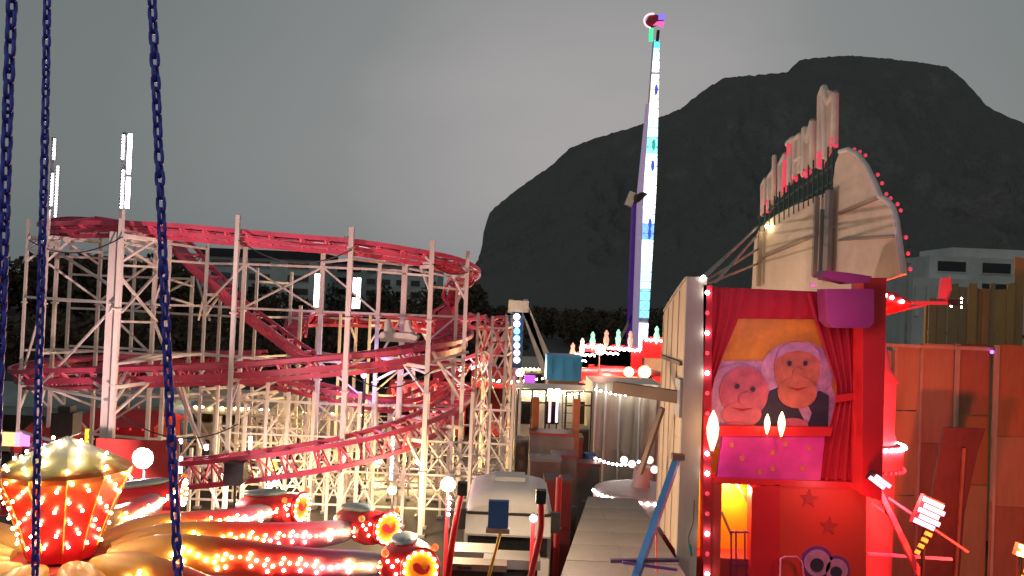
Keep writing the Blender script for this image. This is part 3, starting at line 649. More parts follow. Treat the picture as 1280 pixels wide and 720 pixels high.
for i, (c, s_) in enumerate([((1, .95, 1), 7), ((1, .95, 1), 7), ((.25, .65, 1), 3), ((.3, .75, 1), 3.5), ((.55, .7, 1), 4), ((.9, .7, 1), 4), ((1, .85, .6), 5)]):
    p = W(646, 396 + i * 9, D - .85); MB().tube(p, p + Vector((0, .05, 0)), .21, .21, 14).build('round_light', emi(f'round_light_{i}', c, s_ * .5), PR)
D = 46.0
CT = W(775, 455, D)
CR = thing('carousel', (CT.x, D, 0), 'red lit round ride crowned with small coloured finials and scalloped bulbs', 'fairground ride')
zt = W(775, 436, D).z; R0 = 2.9
MB().lathe((CT.x, D, 0), [(R0, zt - 1.9), (R0, zt - 1.35), (1.6, zt - 1.1), (.3, zt - 1.0)], 24).build('canopy', M_REDP, CR)
MB().lathe((CT.x, D, 0), [(.8, .3), (.8, zt - 1.4)], 12).build('centre_column', M_CREAM, CR)
MB().lathe((CT.x, D, 0), [(R0, .1), (R0, .45), (R0 - .2, .5)], 24).build('platform', M_BROWN, CR)
fin = [(W(x, y, D), c) for x, y, c in [(716, 435, 3), (728, 429, 2), (741, 421, 1), (758, 419, 3), (773, 418, 1), (788, 420, 3), (821, 414, 1)]]
FM = {1: emi('finial_green', (.25, .85, .5), .9), 2: emi('finial_white', (.95, .75, .65), .9), 3: emi('finial_rose', (.85, .35, .30), .6)}
for i, (p, c) in enumerate(fin):
    yb = [449, 442, 432, 440, 434, 436, 424][i]
    pb = W([720, 731, 742, 760, 773, 787, 820][i], yb, D)
    fl = MB().prism([pb + Vector((a, .12, b)) for a, b in [(-.75, -1.1), (.75, -1.1), (.75, -.1), (.3, .12), (-.3, .12), (-.75, -.1)]], (0, .1, 0)).build('crest_board', M_REDP, CR)
    MB().prism([pb + Vector((a, .3, b)) for a, b in [(-.8, -2.2), (.8, -2.2), (.8, -1.1), (-.8, -1.1)]], (0, .08, 0)).build('glow_board', M_REDP if i % 2 else M_CREAM, CR)  # added boards, red and cream stand in for the lit interior's glow
    MB().lathe((p.x, D, p.z), [(.03, -.75), (.12, -.55), (.17, -.25), (.1, -.02), (.13, .12), (.03, .3)], 8).build('finial', FM[c], fl)
    pts = [pb + Vector((-.6 + .1 * q, -.02, -.12 + .09 * abs(math.sin(q * math.pi / 3)))) for q in range(13)]
    MB().path(pts, .045, 5, up=Vector((0, 1, 0))).build('scallop_light', E_BULBW, fl)
def flood(px, py, d, rad, lens, label, col, power, polez=0, face=(0, -1, 0), polem=None, lrad=.15, glow=.12):
    p = W(px, py, d); t = thing('floodlight', (p.x, d, polez), label, 'lamp'); f = Vector(face).normalized()
    MB().tube(p + f * .02 + f * -.28, p - f * .02, rad * .6, rad * 1.1, 12).build('housing', M_DARK, t)
    MB().ball(p, (rad * .72, rad * .6, rad * .72), 14).build('lens', lens, t)
    MB().path([p + Vector((rad * .86 * math.cos(q * math.pi / 8), 0, rad * .86 * math.sin(q * math.pi / 8))) for q in range(16)], rad * .13, 6, up=Vector((0, 1, 0)), closed=True).build('bezel', M_GREY, t)
    if p.z - polez > .3: MB().tube((p.x, d - f.y * .15, polez), (p.x, d - f.y * .15, p.z), .04, .04, 8).build('pole', polem or M_DARK, t)
    lamp('lamp_light', p + f * (rad + .12), col, power, lrad)
    return t
flood(786, 465, 43, .26, E_WARM, 'left one of two glaring warm lamps beside the booster foot', (1, .62, .2), 700)
flood(806, 465, 43, .33, E_WARM, 'right and bigger of two glaring warm lamps beside the booster foot', (1, .62, .2), 900)
flood(750, 437, 44, .30, E_WHITE, 'white glaring lamp in the middle of the red round ride', (1, .45, .3), 700)
flood(178, 573, 22, .27, E_PINK, 'big glaring pink white lamp behind the lantern hub', (1, .62, .60), 2600)
flood(560, 606, 17, .15, E_WARM, 'warm yellow lamp on top of the red post left of the truck', (1, .74, .45), 600, polem=M_REDP)
flood(490, 613, 27, .15, E_WHITE, 'white lamp low among the coaster posts beside a gondola', (1, .70, .3), 420)
flood(472, 578, 36, .2, E_WHITE, 'white lamp deep among the coaster posts, left of two', (1, .66, .26), 900)
flood(524, 576, 36, .2, E_WHITE, 'white lamp deep among the coaster posts, right of two', (1, .66, .26), 900)
flood(345, 603, 30, .12, E_WHITE, 'small white lamp under the lowest red track', (1, .70, .3), 420)
flood(320, 622, 27, .13, E_WHITE, 'small white lamp near the foot of the coaster, behind the arms', (1, .84, .6), 300)
flood(455, 469, 30, .12, emi('blue_lamp', (.6, .7, 1), 22), 'small blue white lamp under the middle red track', (.4, .35, 1), 90)
flood(650, 466, 44, .22, E_WHITE, 'white lamp below the column of round lights', (1, .75, .4), 900)
flood(577, 462, 40, .16, E_WHITE, 'white lamp behind the right end of the coaster', (1, .7, .7), 300)
flood(667, 648, 15, .075, E_WHITE, 'narrow white lamp on the red post right of the truck', (1, .8, .7), 60, polem=M_REDP)

# ------------------------------------------------------------------ stalls
def stall(name, px0, px1, ytop, d, depth, label, roofm, wallm, bulbm=None, roofh=.7, zfloor=0, nb=10, open_front=True):
    a, b = W(px0, ytop, d), W(px1, ytop, d); z = (a.z + b.z) / 2 - roofh; x0, x1 = a.x, b.x
    t = thing(name, ((x0 + x1) / 2, d + depth / 2, 0), label, 'stall')
    MB().prism([(x0 - .15, d - .2, z), (x0 - .15, d + depth / 2, z + roofh), (x0 - .15, d + depth + .2, z)], (x1 - x0 + .3, 0, 0)).build('roof', roofm, t)
    MB().box2((x0, d + depth - .08, 0), (x1, d + depth, z)).build('wall', wallm, t)
    for x in (x0, x1 - .06): MB().box2((x, d + .25, 0), (x + .06, d + depth - .1, z)).build('wall', wallm, t)
    MB().box2((x0, d, .1), (x1, d + .5, 1.0)).build('counter', wallm, t)
    MB().box2((x0 - .1, d - .16, z - .4), (x1 + .1, d - .12, z - .02)).build('valance', roofm, t)
    for x in (x0 + .05, x1 - .05): MB().tube((x, d - .05, 0), (x, d - .05, z - .01), .04, .04, 6).build('post', M_WHITE, t)
    if bulbm:
        me = MB().ball((0, 0, 0), .055, 6).mesh('bulb', bulbm)
        for i in range(nb): inst('bulb', me, t, (lerp(x0, x1, (i + .5) / nb), d - .2, z - .04))
    return t, x0, x1, z
stall('market_stall', -60, 118, 484, 38, 4, 'long stall with grey teal tarpaulin roof at the left border', M_TEAL, M_CREAM, roofh=.9)
stall('market_stall', 128, 212, 487, 40, 3.5, 'grey roofed stall behind the thick coaster post', M_TEAL, M_BLUE, E_BULBP, roofh=.8, nb=6)
stall('market_stall', 226, 342, 492, 43, 4, 'cream stall with a row of warm bulbs along its eaves behind the coaster', M_CREAM, M_CREAM, E_BULB, nb=14)
stall('market_stall', 352, 470, 500, 46, 4, 'cream roofed stall behind the middle of the coaster', M_CREAM, M_WHITE2, E_BULB, nb=10)
stall('market_stall', 486, 582, 480, 47, 4, 'red roofed stall behind the right end of the coaster', M_REDP, M_REDW, E_BULBW, nb=10)
stall('market_stall', 592, 644, 462, 48, 4, 'crimson stall beside the white A frame ride', M_REDP, M_REDW, E_BULBW, nb=6)
stall('market_stall', 645, 686, 448, 58, 4, 'cream lit stall under the white A frame ride', M_CREAM, M_CREAM, E_BULB, nb=8)
stall('market_stall', 20, 72, 536, 30, 2.5, 'small red stall with purple bulbs left of the lantern hub', M_REDW, M_REDW, emi('violet_bulb', (.7, .3, 1), 9), nb=7, roofh=.5)
stall('market_stall', 96, 190, 518, 33, 3, 'red stall with dark goods behind the pink lamp', M_REDP, M_REDW, E_BULBP, nb=6, roofh=.5)
stall('market_stall', 706, 782, 455, 45.5, 3, 'low yellow awning stall in front of the red round ride', M_YEL, M_CREAM, None, roofh=.5)
a, b = W(120, 552, 24.5), W(222, 552, 24.5)
t = thing('glow_screen', ((a.x + b.x) / 2, 24.5, 0), 'added red canvas standing in for the glow behind the pink white lamp', 'screen')
MB().prism([(a.x, 24.5, .3), (b.x, 24.5, .3), (b.x, 24.5, b.z), (a.x, 24.5, b.z)], (0, .06, 0)).build('canvas', M_REDW, t)  # added sheet, its red carries the lamp's glow on the surface behind
for x in (a.x, b.x): MB().tube((x, 24.6, 0), (x, 24.6, b.z), .04, .04, 6).build('pole', M_GREY, t)
# lit boards and lanterns among the coaster legs
for i, (px, py, d, wd, ht, c, lab) in enumerate([(14, 549, 29.7, .7, .5, (1, .6, .25), 'small yellow lit board left of the lantern hub'), (28, 549, 29.7, .5, .5, (.8, .3, 1), 'small violet lit board left of the lantern hub'),
        (109, 546, 31, .14, .6, (1, .72, .05), 'narrow yellow lit strip right of the black loudspeaker'), (339, 581, 30.5, .42, .42, (.9, .75, .03), 'yellow lantern box under the lowest red track'),
        (662, 476, 43, .6, .6, (.35, .06, .6), 'purple lit square board below the A frame ride')]):
    p = W(px, py, d); t = thing('lit_board', (p.x, d, 0), lab, 'lit sign')
    MB().box(p, (wd, .1, ht)).build('panel', emi(f'lit_board_{i}', c, 1.0), t); MB().tube((p.x, d + .1, 0), (p.x, d + .1, p.z), .04, .04, 6).build('post', M_DARK, t)
# blue tarpaulin booth
a, b = W(684, 444, 41), W(728, 446, 41)
t = thing('blue_booth', ((a.x + b.x) / 2, 41.5, 0), 'bright blue tarpaulin covered box left of the red round ride', 'booth')
MB().box2((a.x, 41, W(700, 476, 41).z), (b.x, 43, a.z)).build('cover', M_TARPB, t); MB().box2((a.x + .1, 41.1, 0), (b.x - .1, 42.9, W(700, 476, 41).z)).build('base', M_BROWN, t)
for px in (688, 702, 716): MB().box2((W(px, 450, 40.98).x, 40.95, W(px, 474, 41).z), (W(px, 450, 41).x + .12, 41, a.z - .2)).build('fold', M_TARPB, t)

# ------------------------------------------------------------------ yard between coaster and funhouse
# white trailers
a, b = W(645, 485, 36), W(742, 488, 36)
t = thing('white_trailer', ((a.x + b.x) / 2, 37, 0), 'white trailer behind black railings between coaster and funhouse', 'trailer')
MB().box2((a.x, 36, .9), (b.x, 38.5, a.z)).build('body', M_WHITE2, t)
for px in (660, 690, 727): MB().box2((W(px - 8, 500, 36).x, 35.96, W(px, 530, 36).z), (W(px + 9, 500, 36).x, 35.99, W(px, 502, 36).z)).build('opening', M_GLASS, t)
MB().box2((a.x + .2, 36.2, .3), (b.x - .2, 38.3, .9)).build('chassis', M_DARK, t)
for px in (655, 730):
    q = W(px, 500, 36); MB().tube((q.x, 36.1, .35), (q.x, 36.5, .35), .35, .35, 14).build('wheel', M_BLACK, t)
a, b = W(741, 478, 33), W(830, 482, 33)
t = thing('covered_trailer', ((a.x + b.x) / 2, 34, 0), 'pale trailer with draped tarpaulin beside the beige funhouse wall', 'trailer')
MB().box2((a.x, 33, .8), (b.x, 36, a.z)).build('body', M_CREAM, t)
n = 24; m = MB(); vs = []
for i in range(n + 1):
    for j in range(7):
        x = lerp(a.x, b.x, i / n); zq = lerp(a.z + .02, 2.2, j / 6); vs.append(Vector((x, 32.93 - .10 * math.sin(i * 1.5 + j * .25) - .06 * math.sin(i * .7), zq + .12 * math.sin(i * .9) * (j == 6))))
m.add(vs, [(i * 7 + j, i * 7 + j + 1, i * 7 + j + 8, i * 7 + j + 7) for i in range(n) for j in range(6)], True); m.build('drape', M_CREAM, t)
for px in (745, 757, 775, 800): q = W(px, 500, 32.7); MB().tube((q.x, 32.7, 0), (q.x, 32.7, a.z), .05, .05, 6).build('upright', M_WHITE, t)
MB().box2((a.x + .2, 33.2, .3), (b.x, 35.5, .8)).build('chassis', M_DARK, t)
for k, (x0, x1, yy, dd, m_, lab) in enumerate([(742, 822, 484, 32.5, E_BULBW, 'string of white bulbs along the top of the draped trailer'), (646, 740, 486, 35.8, E_BULB, 'string of warm bulbs along the top of the white trailer'), (590, 690, 470, 46, E_BULB, 'string of warm bulbs hanging below the A frame ride'), (742, 812, 570, 28.5, E_BULBW, 'low string of white bulbs past the end of the deck')]):
    a, b = W(x0, yy, dd), W(x1, yy, dd); n = 13; P = [lerp(a, b, i / 20) - Vector((0, 0, .25 * math.sin(math.pi * i / 20))) for i in range(21)]
    t = thing('string_lights', (a + b) / 2, lab, 'string lights'); MB().path(P, .015, 5).build('wire', M_BLACK, t); me = MB().ball((0, 0, 0), .05, 6).mesh('bulb', m_)
    for i in range(n): f = (i + .5) / n; inst('bulb', me, t, lerp(a, b, f) - Vector((0, 0, .25 * math.sin(math.pi * f) + .06)))
    for q in (a, b): MB().tube((q.x, q.y, 0), q, .03, .03, 6).build('pole', M_GREY, t)
# railing platform and posts
p = W(690, 525, 33); t = thing('railing', (p.x, 33, 0), 'black metal railing frame in front of the white trailer', 'railing')
for x0, x1, y0, y1 in [(648, 683, 487, 520), (708, 740, 490, 524)]:
    for px in (x0, (x0 + x1) / 2, x1): q = W(px, y0, 33); MB().tube((q.x, 33, 0), (q.x, 33, q.z), .04, .04, 6).build('post', M_DARK, t)
    for yy in (y0, lerp(y0, y1, .5)): MB().bar(W(x0, yy, 33), W(x1, yy, 33), .06).build('rail', M_DARK, t)
for k, (px, y0, lab) in enumerate([(670, 497, 'rusty orange upright beam in front of the white trailer, left of two'), (721, 499, 'rusty orange upright beam in front of the white trailer, right of two')]):
    q = W(px, y0, 30); t = thing('steel_beam', (q.x, 30, 0), lab, 'beam', 'rusty beams in the yard'); MB().box2((q.x - .13, 29.85, .06), (q.x + .13, 30.15, q.z)).build('shaft', M_ORANGE, t); MB().box((q.x, 30, .03), (.5, .5, .06)).build('foot', M_DARK, t)
# two narrow light tubes
for px, c, lab in [(688, (1, .45, .5), 'thin pink light tube between the rusty beams'), (697, (.8, .65, 1), 'thin violet light tube between the rusty beams')]:
    q, q2 = W(px, 492, 31.5), W(px, 528, 31.5); t = thing('light_tube', (q.x, 31.5, 0), lab, 'lamp')
    MB().tube((q.x, 31.5, q2.z), (q.x, 31.5, q.z), .05, .05, 8).build('tube', emi('tube_' + lab[5:9], c, 1.5), t); MB().tube((q.x, 31.5, 0), (q.x, 31.5, q2.z), .03, .03, 6).build('stand', M_DARK, t); MB().ball((q.x, 31.5, q.z + .08), .12, 10).build('cap', E_BULBW, t)
# dark machine boxes on the yard floor
rnd = random.Random(21)
M_CASE = [paint('case_brown', (.13, .085, .06), .7, 0, .4, 3), paint('case_grey', (.17, .155, .14), .6, 0, .4, 3), paint('case_red', (.24, .04, .035), .6, 0, .4, 3)]
for k, (px, py, d, wd, ht, dp) in enumerate([(662, 560, 31, 1.1, 1.5, 1), (690, 552, 29, 1.6, 1.7, 1), (712, 556, 30.5, 1.0, 1.9, 1), (682, 585, 26, 1.0, 1.6, .8), (706, 580, 27, .8, 1.2, .8), (698, 612, 24, .8, 1.1, .8), (726, 545, 33.8, 1.4, 2.6, 1), (733, 590, 28, .9, 1.0, .7)]):
    q = W(px, py, d); cn = ['brown', 'grey', 'dark red'][k % 3]
    t = thing('equipment_case', (q.x, d, 0), f'{["low", "wide", "tall", "small", "narrow", "squat", "upright", "short"][k]} {cn} equipment case in the dark yard ' + ['by the coaster legs', 'between the rusty beams', 'before the right rusty beam', 'behind the truck', 'left of the pale deck', 'close to the pale deck edge', 'against the white trailer', 'at the far end of the pale deck'][k], 'case', 'equipment cases in the yard')
    z1 = max(q.z + .3, 1.2)
    MB().box2((q.x - wd / 2, d, .12), (q.x + wd / 2, d + dp, z1 - .1)).build('body', M_CASE[k % 3], t); MB().box2((q.x - wd / 2 - .03, d - .03, z1 - .098), (q.x + wd / 2 + .03, d + dp + .03, z1)).build('lid', M_CASE[(k + 1) % 3], t)
    MB().box2((q.x - wd / 2 + .05, d + .05, 0), (q.x + wd / 2 - .05, d + dp - .05, .12)).build('skid', M_DARK, t)
    MB().box2((q.x - .15, d - .04, z1 * .5), (q.x + .15, d - .005, z1 * .5 + .06)).build('handle', M_GREY, t)

for k, (px, py, d, r_, c, lab) in enumerate([(699, 596, 23.5, .09, M_REDW, 'slim red gas cylinder standing in the dark yard right of the truck'), (671, 572, 28.5, .24, M_ORANGE, 'rusty drum in the yard beside the left rusty beam'), (737, 566, 31, .26, M_BLUE, 'blue drum in the yard near the right rusty beam')]):
    q = W(px, py, d); t = thing('drum', (q.x, d, 0), lab, 'drum'); z1 = max(q.z, 1.0)
    MB().lathe((q.x, d, 0), [(r_, 0), (r_, z1 * .3), (r_ * 1.06, z1 * .33), (r_, z1 * .36), (r_, z1 * .66), (r_ * 1.06, z1 * .69), (r_, z1 * .72), (r_, z1 - .05), (r_ * .9, z1)], 16).build('body', c, t); MB().tube((q.x + r_ * .4, d, z1), (q.x + r_ * .4, d, z1 + .05), .04).build('cap', M_GREY, t)
q = W(712, 540, 31.8); t = thing('ladder', (q.x, 31.8, 0), 'dull aluminium ladder leaning against the white trailer', 'ladder')
for dx in (-.22, .22): MB().bar((q.x + dx, 31.8, 0), (q.x + dx, 33.4, 4.4), .06).build('stile', M_GREY, t)
for k in range(11): f = (k + .7) / 11.6; MB().bar((q.x - .22, lerp(31.8, 33.4, f), 4.4 * f), (q.x + .22, lerp(31.8, 33.4, f), 4.4 * f), .04).build('rung', M_GREY, t)
for k, (pts, lab) in enumerate([([(27.5, .04, 2.2), (26, .04, 1.6), (24, .04, 2.0), (21, .04, 1.2), (18, .04, .6)], 'black cable snaking along the yard floor left of the deck'), ([(30, .04, 1.2), (28, .04, .4), (26, .04, .9), (24, .04, .3)], 'second black cable lying near the coaster feet')]):
    P = catmull([(c, a, b) for a, b, c in pts], .3); t = MB().path(P, .03, 6).build('cable', M_BLACK); tag(t, lab, 'cable')
# truck
D = 20.5
a, b = W(583, 620, D), W(690, 622, D); xc = (a.x + b.x) / 2; hw = (b.x - a.x) / 2 * .98; zr = W(637, 602, D + 1).z
TK = thing('white_truck', (xc, D + 1.5, 0), 'white truck cab with roof hatch and black mirrors parked in the yard', 'truck')
def ring_body(prof, x0, x1, name, mat, parent, inset=.0):
    m = MB(); m.prism([(x0, y_, z_) for y_, z_ in prof], (x1 - x0, 0, 0)); return m.build(name, mat, parent)
zs_ = zr - .55
m = MB()      # crowned roof
sec = [(-1, -.0), (-.97, .30), (-.86, .42), (-.5, .5), (0, .53), (.5, .5), (.86, .42), (.97, .30), (1, 0)]
vs = []
for y_, s_, dz in [(D - .12, .94, -.30), (D - .05, .97, -.12), (D + .3, 1, 0), (D + 1.9, 1, .05), (D + 2.2, .97, -.08)]:
    vs += [Vector((xc + hw * q * s_, y_, zs_ + (h_ + dz) * (1 if h_ > 0 else 1) if h_ > 0 else zs_)) for q, h_ in sec]
n = len(sec); m.add(vs, [(i * n + k, i * n + k + 1, (i + 1) * n + k + 1, (i + 1) * n + k) for i in range(4) for k in range(n - 1)], True); m.add(vs[:n], [tuple(range(n))]); m.add(vs[-n:], [tuple(range(n))[::-1]])
m.build('roof', M_WHITE2, TK)
MB().box2((xc - .42, D + 1.05, zs_ + .545), (xc + .42, D + 1.75, zs_ + .66)).build('roof_hatch', M_WHITE2, TK)
MB().box2((xc - hw * .96, D - .16, zs_ - .05), (xc + hw * .96, D + .1, zs_ + .02)).build('gutter', M_DARK, TK)
MB().prism([(xc - hw, D - .14, zs_ - .05), (xc - hw, D - .42, zs_ - .46), (xc - hw, D - .38, zs_ - .52), (xc - hw, D + .05, zs_ - .2)], (hw * 2, 0, 0)).build('sun_visor', M_WHITE2, TK)
for q in (-1, 1): MB().box2((xc + q * hw - .05, D + .15, 1.0), (xc + q * hw + .05, D + 2.2, zs_ - .01)).build('side', M_WHITE2, TK)
MB().box2((xc - hw + .06, D + 2.05, 1.0), (xc + hw - .06, D + 2.15, zs_ - .01)).build('rear_panel', M_WHITE2, TK)
MB().prism([(xc - hw + .06, D + .06, zs_ - .1), (xc - hw + .06, D - .12, 1.75), (xc - hw + .06, D - .06, 1.75), (xc - hw + .06, D + .12, zs_ - .1)], (hw * 2 - .12, 0, 0)).build('windscreen', M_GLASS, TK)
MB().box2((xc - hw, D - .2, .75), (xc + hw, D + .12, 1.74)).build('front_panel', M_WHITE2, TK)
MB().box2((xc - hw - .02, D - .32, .35), (xc + hw + .02, D - .05, .74)).build('bumper', M_GREY, TK)
MB().box2((xc - .6, D - .24, .95), (xc + .6, D - .205, 1.5)).build('grille', M_BLACK, TK)
for q in (-1, 1):
    MB().box2((xc + q * (hw - .3) - .18, D - .245, .85), (xc + q * (hw - .3) + .18, D - .205, 1.1)).build('headlight', M_GREY, TK)
    mi = MB().box((xc + q * (hw + .12), D - .18, zs_ - .16), (.22, .16, .5)).build('mirror', M_BLACK, TK); MB().bar((xc + q * hw * .97, D, zs_ - .05), (xc + q * (hw + .1), D - .15, zs_ + .02), .04).build('arm', M_BLACK, mi)
    for yy in (D + .6, D + 4.2): MB().tube((xc + q * (hw - .3), yy, .5), (xc + q * (hw - .02), yy, .5), .5, .5, 18).build('wheel', M_BLACK, TK)
MB().box2((xc - hw, D + 2.4, .9), (xc + hw, D + 6.5, 1.15)).build('chassis', M_DARK, TK)
# blue board on a yellow pole in front of the truck
D = 14.6; a, b = W(611, 626, D), W(635, 661, D)
t = thing('blue_board', (W(612, 715, D).x, D, 0), 'blue rectangular board on a leaning yellow pole in front of the truck', 'sign board')
MB().box2((a.x, D, b.z), (b.x, D + .12, a.z)).build('board', M_BLUE, t); MB().tube(W(626, 664, D), W(590, 800, D), .028, .028, 8).build('pole', M_YEL, t)
MB().box2((a.x - .03, D - .02, b.z - .09), (b.x + .03, D + .14, b.z - .003)).build('ledge', M_BEIGE2, t)
# red posts
for pts, d, lab in [([(578, 612), (570, 650), (560, 720), (545, 860)], 14.2, 'red leaning post left of the truck under the warm lamp'), ([(676, 622), (676, 660), (668, 700), (655, 760), (640, 860)], 13.6, 'bent red post in front of the right side of the truck')]:
    P = catmull([W(x, y, d) for x, y in pts], .15); q = P[-1]; P.append(Vector((q.x, q.y, 0)))
    t = thing('red_post', (q.x, q.y, 0), lab, 'post'); MB().path(P, .055, 8, up=Vector((0, 1, 0))).build('shaft', M_REDP, t)
    MB().box(P[0] + Vector((0, 0, .02)), (.17, .17, .22)).build('cap', M_DARK, t)
    me = MB().ball((0, 0, 0), .03, 6).mesh('bulb', E_BULB)
    if d > 14:
        for k in range(4): inst('bulb', me, t, W(562 - k * .5, 622 + k * 7, d - .1))
# workbench clutter in front of the truck
D = 15.8
for k, (px, py, wd, dp, ht, m_, lab) in enumerate([(590, 690, .9, .6, .35, M_CASE[1], 'grey crate in front of the truck with a dark slot'), (640, 700, 1.1, .6, .18, M_CASE[1], 'grey flat box in front of the truck, right of the yellow pole'), (597, 706, 1.1, .4, .12, M_CASE[0], 'brown plank box in front of the grey crate')]):
    q = W(px, py, D - k * .35); t = thing('crate', (q.x, D - k * .35, 0), lab, 'crate')
    MB().box2((q.x - wd / 2, q.y, q.z - ht), (q.x + wd / 2, q.y + dp, q.z)).build('box', m_, t); MB().box2((q.x - wd * .35, q.y - .01, q.z - ht * .75), (q.x - wd * .1, q.y - .002, q.z - ht * .3)).build('slot', M_BLACK, t)
    MB().box2((q.x - wd / 2 + .05, q.y + .05, 0), (q.x + wd / 2 - .05, q.y + dp - .05, q.z - ht)).build('stand', M_DARK, t)

# pale deck
zd = 3.0; y0, y1 = 12.0, 22.2
def xdeck(px, d): return W(px, 650, d).x
DK = thing('deck', (2.6, 17, 0), 'pale plywood deck running along the beige funhouse wall', 'deck')
nrow = 9
ea, eb = WZ(701, 719, zd), WZ(735, 621, zd); y1 = eb.y
def xedge(y): return lerp(ea.x, eb.x, (y - ea.y) / (eb.y - ea.y))
for i in range(nrow):
    for j in range(2):
        ya, yb = lerp(y0, y1, i / nrow) + .003, lerp(y0, y1, (i + 1) / nrow) - .003
        qa, qb = (xedge(ya) if j == 0 else 2.52), (xedge(yb) if j == 0 else 2.52); r_ = 2.514 if j == 0 else 3.62
        dz = random.uniform(-.010, .010); MB().prism([(qa, ya, zd - .04), (r_, ya, zd - .04), (r_, yb, zd - .04), (qb, yb, zd - .04)], (0, 0, .04 + dz)).build('board', M_PLY, DK)
MB().prism([(xedge(y0) + .05, y0 + .05, zd - .22), (3.6, y0 + .05, zd - .22), (3.6, y1 - .05, zd - .22), (xedge(y1) + .05, y1 - .05, zd - .22)], (0, 0, .175)).build('joist_frame', M_BROWN, DK)
for x in (1.9, 3.5):
    for y in (12.3, 15.5, 18.7, y1 - .2): MB().box2((x - .06, y - .06, 0), (x + .06, y + .06, zd - .221)).build('post', M_DARK, DK)
MB().prism([(xedge(12.3) + .1, 12.3, .3), (xedge(y1) + .1, y1 - .1, .3), (xedge(y1) + .14, y1 - .1, .3), (xedge(12.3) + .14, 12.3, .3)], (0, 0, zd - .53)).build('skirt', M_BROWN, DK)

# round low ride with white bulbs past the deck
c = W(806, 602, 25.5)
t = thing('round_platform', (c.x, 25.5, 0), 'low round pink platform rimmed with white bulbs past the end of the deck', 'fairground ride')
MB().lathe((c.x, 25.8, 0), [(1.5, .1), (1.6, c.z - .45), (1.55, c.z - .35), (1.2, c.z - .3)], 28).build('drum', paint('pink_board', (.50, .40, .39), .5), t)
for i in range(22):
    an = math.pi + math.pi * (i + .5) / 22; inst('bulb', BULBL, t, (c.x + 1.6 * math.cos(an), 25.8 + 1.6 * math.sin(an), c.z - .38))
for px, py in ((790, 580), (812, 575), (818, 587), (780, 575)):
    q = W(px, py, 26.2); MB().ball(q, .13, 8).build('globe_light', emi(f'globe_{px}', (1, .72, .6), 1.4), t)
MB().lathe((c.x, 26.2, 0), [(.3, c.z - .3), (.25, c.z + .3), (.3, c.z + .35)], 16).build('centre', paint('rose_board', (.42, .30, .28), .5), t)

# ------------------------------------------------------------------ funhouse
D = 17.0
def P17(px, py, dy=0): return W(px, py, 17.0 + dy)
FH = thing('funhouse', (5.6, 21, 0), 'funhouse with red curtained end panel, beige back wall and rooftop sign', 'funhouse')
xl, xr = P17(853, 500).x, P17(878, 500).x
zt = P17(866, 346).z
MB().box2((xl, D - .02, 0), (xr, D + .12, zt)).build('edge_board', M_EDGE, FH)
# back wall, panels with ribs, stepping down to the far end
yb = D + .13; steps = [(D + .13, zt - .05), (D + .8, zt - .24), (D + 1.45, zt - .44), (D + 2.0, zt - .62), (D + 2.5, zt - .8)]
for k in range(4):
    ya, ye = steps[k][0] + .004, steps[k + 1][0] - .004; ta, te = steps[k][1], steps[k + 1][1]
    for za, ze in ((3.02, 5.4), (5.408, 7.0)): MB().box2((xl + .02, ya, za), (xl + .10, ye, ze)).build('wall_panel', M_BEIGE, FH)
    MB().prism([(xl + .02, ya, 7.008), (xl + .02, ye, 7.008), (xl + .02, ye, te), (xl + .02, ya, ta)], (.08, 0, 0)).build('wall_panel', M_BEIGE, FH)
    MB().box2((xl + .004, ye - .03, 3.02), (xl + .018, ye + .03, te - .06)).build('rib', M_BEIGE2, FH)
    MB().bar((xl + .06, ya, ta + .03), (xl + .06, ye, te + .03), .14, .05).build('coping', M_EDGE, FH)
MB().box2((xl - .04, D + .2, 6.97), (xl + .016, D + 2.45, 7.05)).build('batten', M_BROWN, FH)
MB().box2((xl + .2, D + .2, 0), (7.6, 19.55, 2.9)).build('base', M_REDW, FH)
MB().box2((6.2, 19.56, 0), (7.6, 25, 2.9)).build('base', M_REDW, FH)
MB().box2((xl + .2, D + .6, 8.0), (7.6, 19.5, 8.1)).build('roof', M_BEIGE2, FH)
MB().box2((xl + .15, 19.45, 2.9), (7.6, 19.52, 7.99)).build('rear_wall', M_BEIGE, FH)
# wall gear
t = thing('wall_bracket', P17(855, 500), 'brown outrigger beam sticking out from the beige wall over the deck', 'beam')
MB().bar(W(768, 484, 18.2), W(853, 497, 17.3), .2, .26).build('beam', M_BROWN, t); MB().bar(W(828, 510, 17.8), W(800, 592, 18.2), .1).build('strut', M_BROWN, t); MB().box(W(850, 497, 17.25), (.12, .5, .8)).build('plate', M_GREY, t)
q, q2 = W(826, 500, 20.5), W(826, 545, 20.5)
t = thing('light_tube', q2, 'thin cyan light tube hanging under the brown outrigger beam', 'lamp'); MB().tube(q2, (q2.x, q2.y, q.z), .05, .05, 8).build('tube', emi('cyan_tube', (.2, .75, 1), 1.2), t); MB().tube((q2.x, q2.y, q.z), (q2.x, q2.y, q.z + .3), .02, .02, 6).build('cable', M_BLACK, t)
t = thing('blue_prop', W(796, 718, 15.3), 'blue leaning prop standing on the deck against the beige wall', 'prop')
a, b = W(846, 574, 16.6), W(792, 730, 15.0); MB().bar(b, a, .13, .13).build('shaft', M_BLUE, t); MB().box(a + Vector((.02, 0, .05)), (.25, .2, .12)).build('head', M_BROWN, t)
MB().bar(W(763, 701, 15.3), W(848, 700, 15.3), .1, .06).build('cross_bar', paint('purple_bar', (.10, .05, .12), .5), t); MB().bar(W(778, 703, 15.2), W(846, 712, 15.3), .05).build('brace', paint('violet_bar', (.25, .1, .4), .5), t)
MB().tube(W(820, 640, 16), W(821, 715, 15.6), .02, .02, 6).build('rod', M_REDP, t)
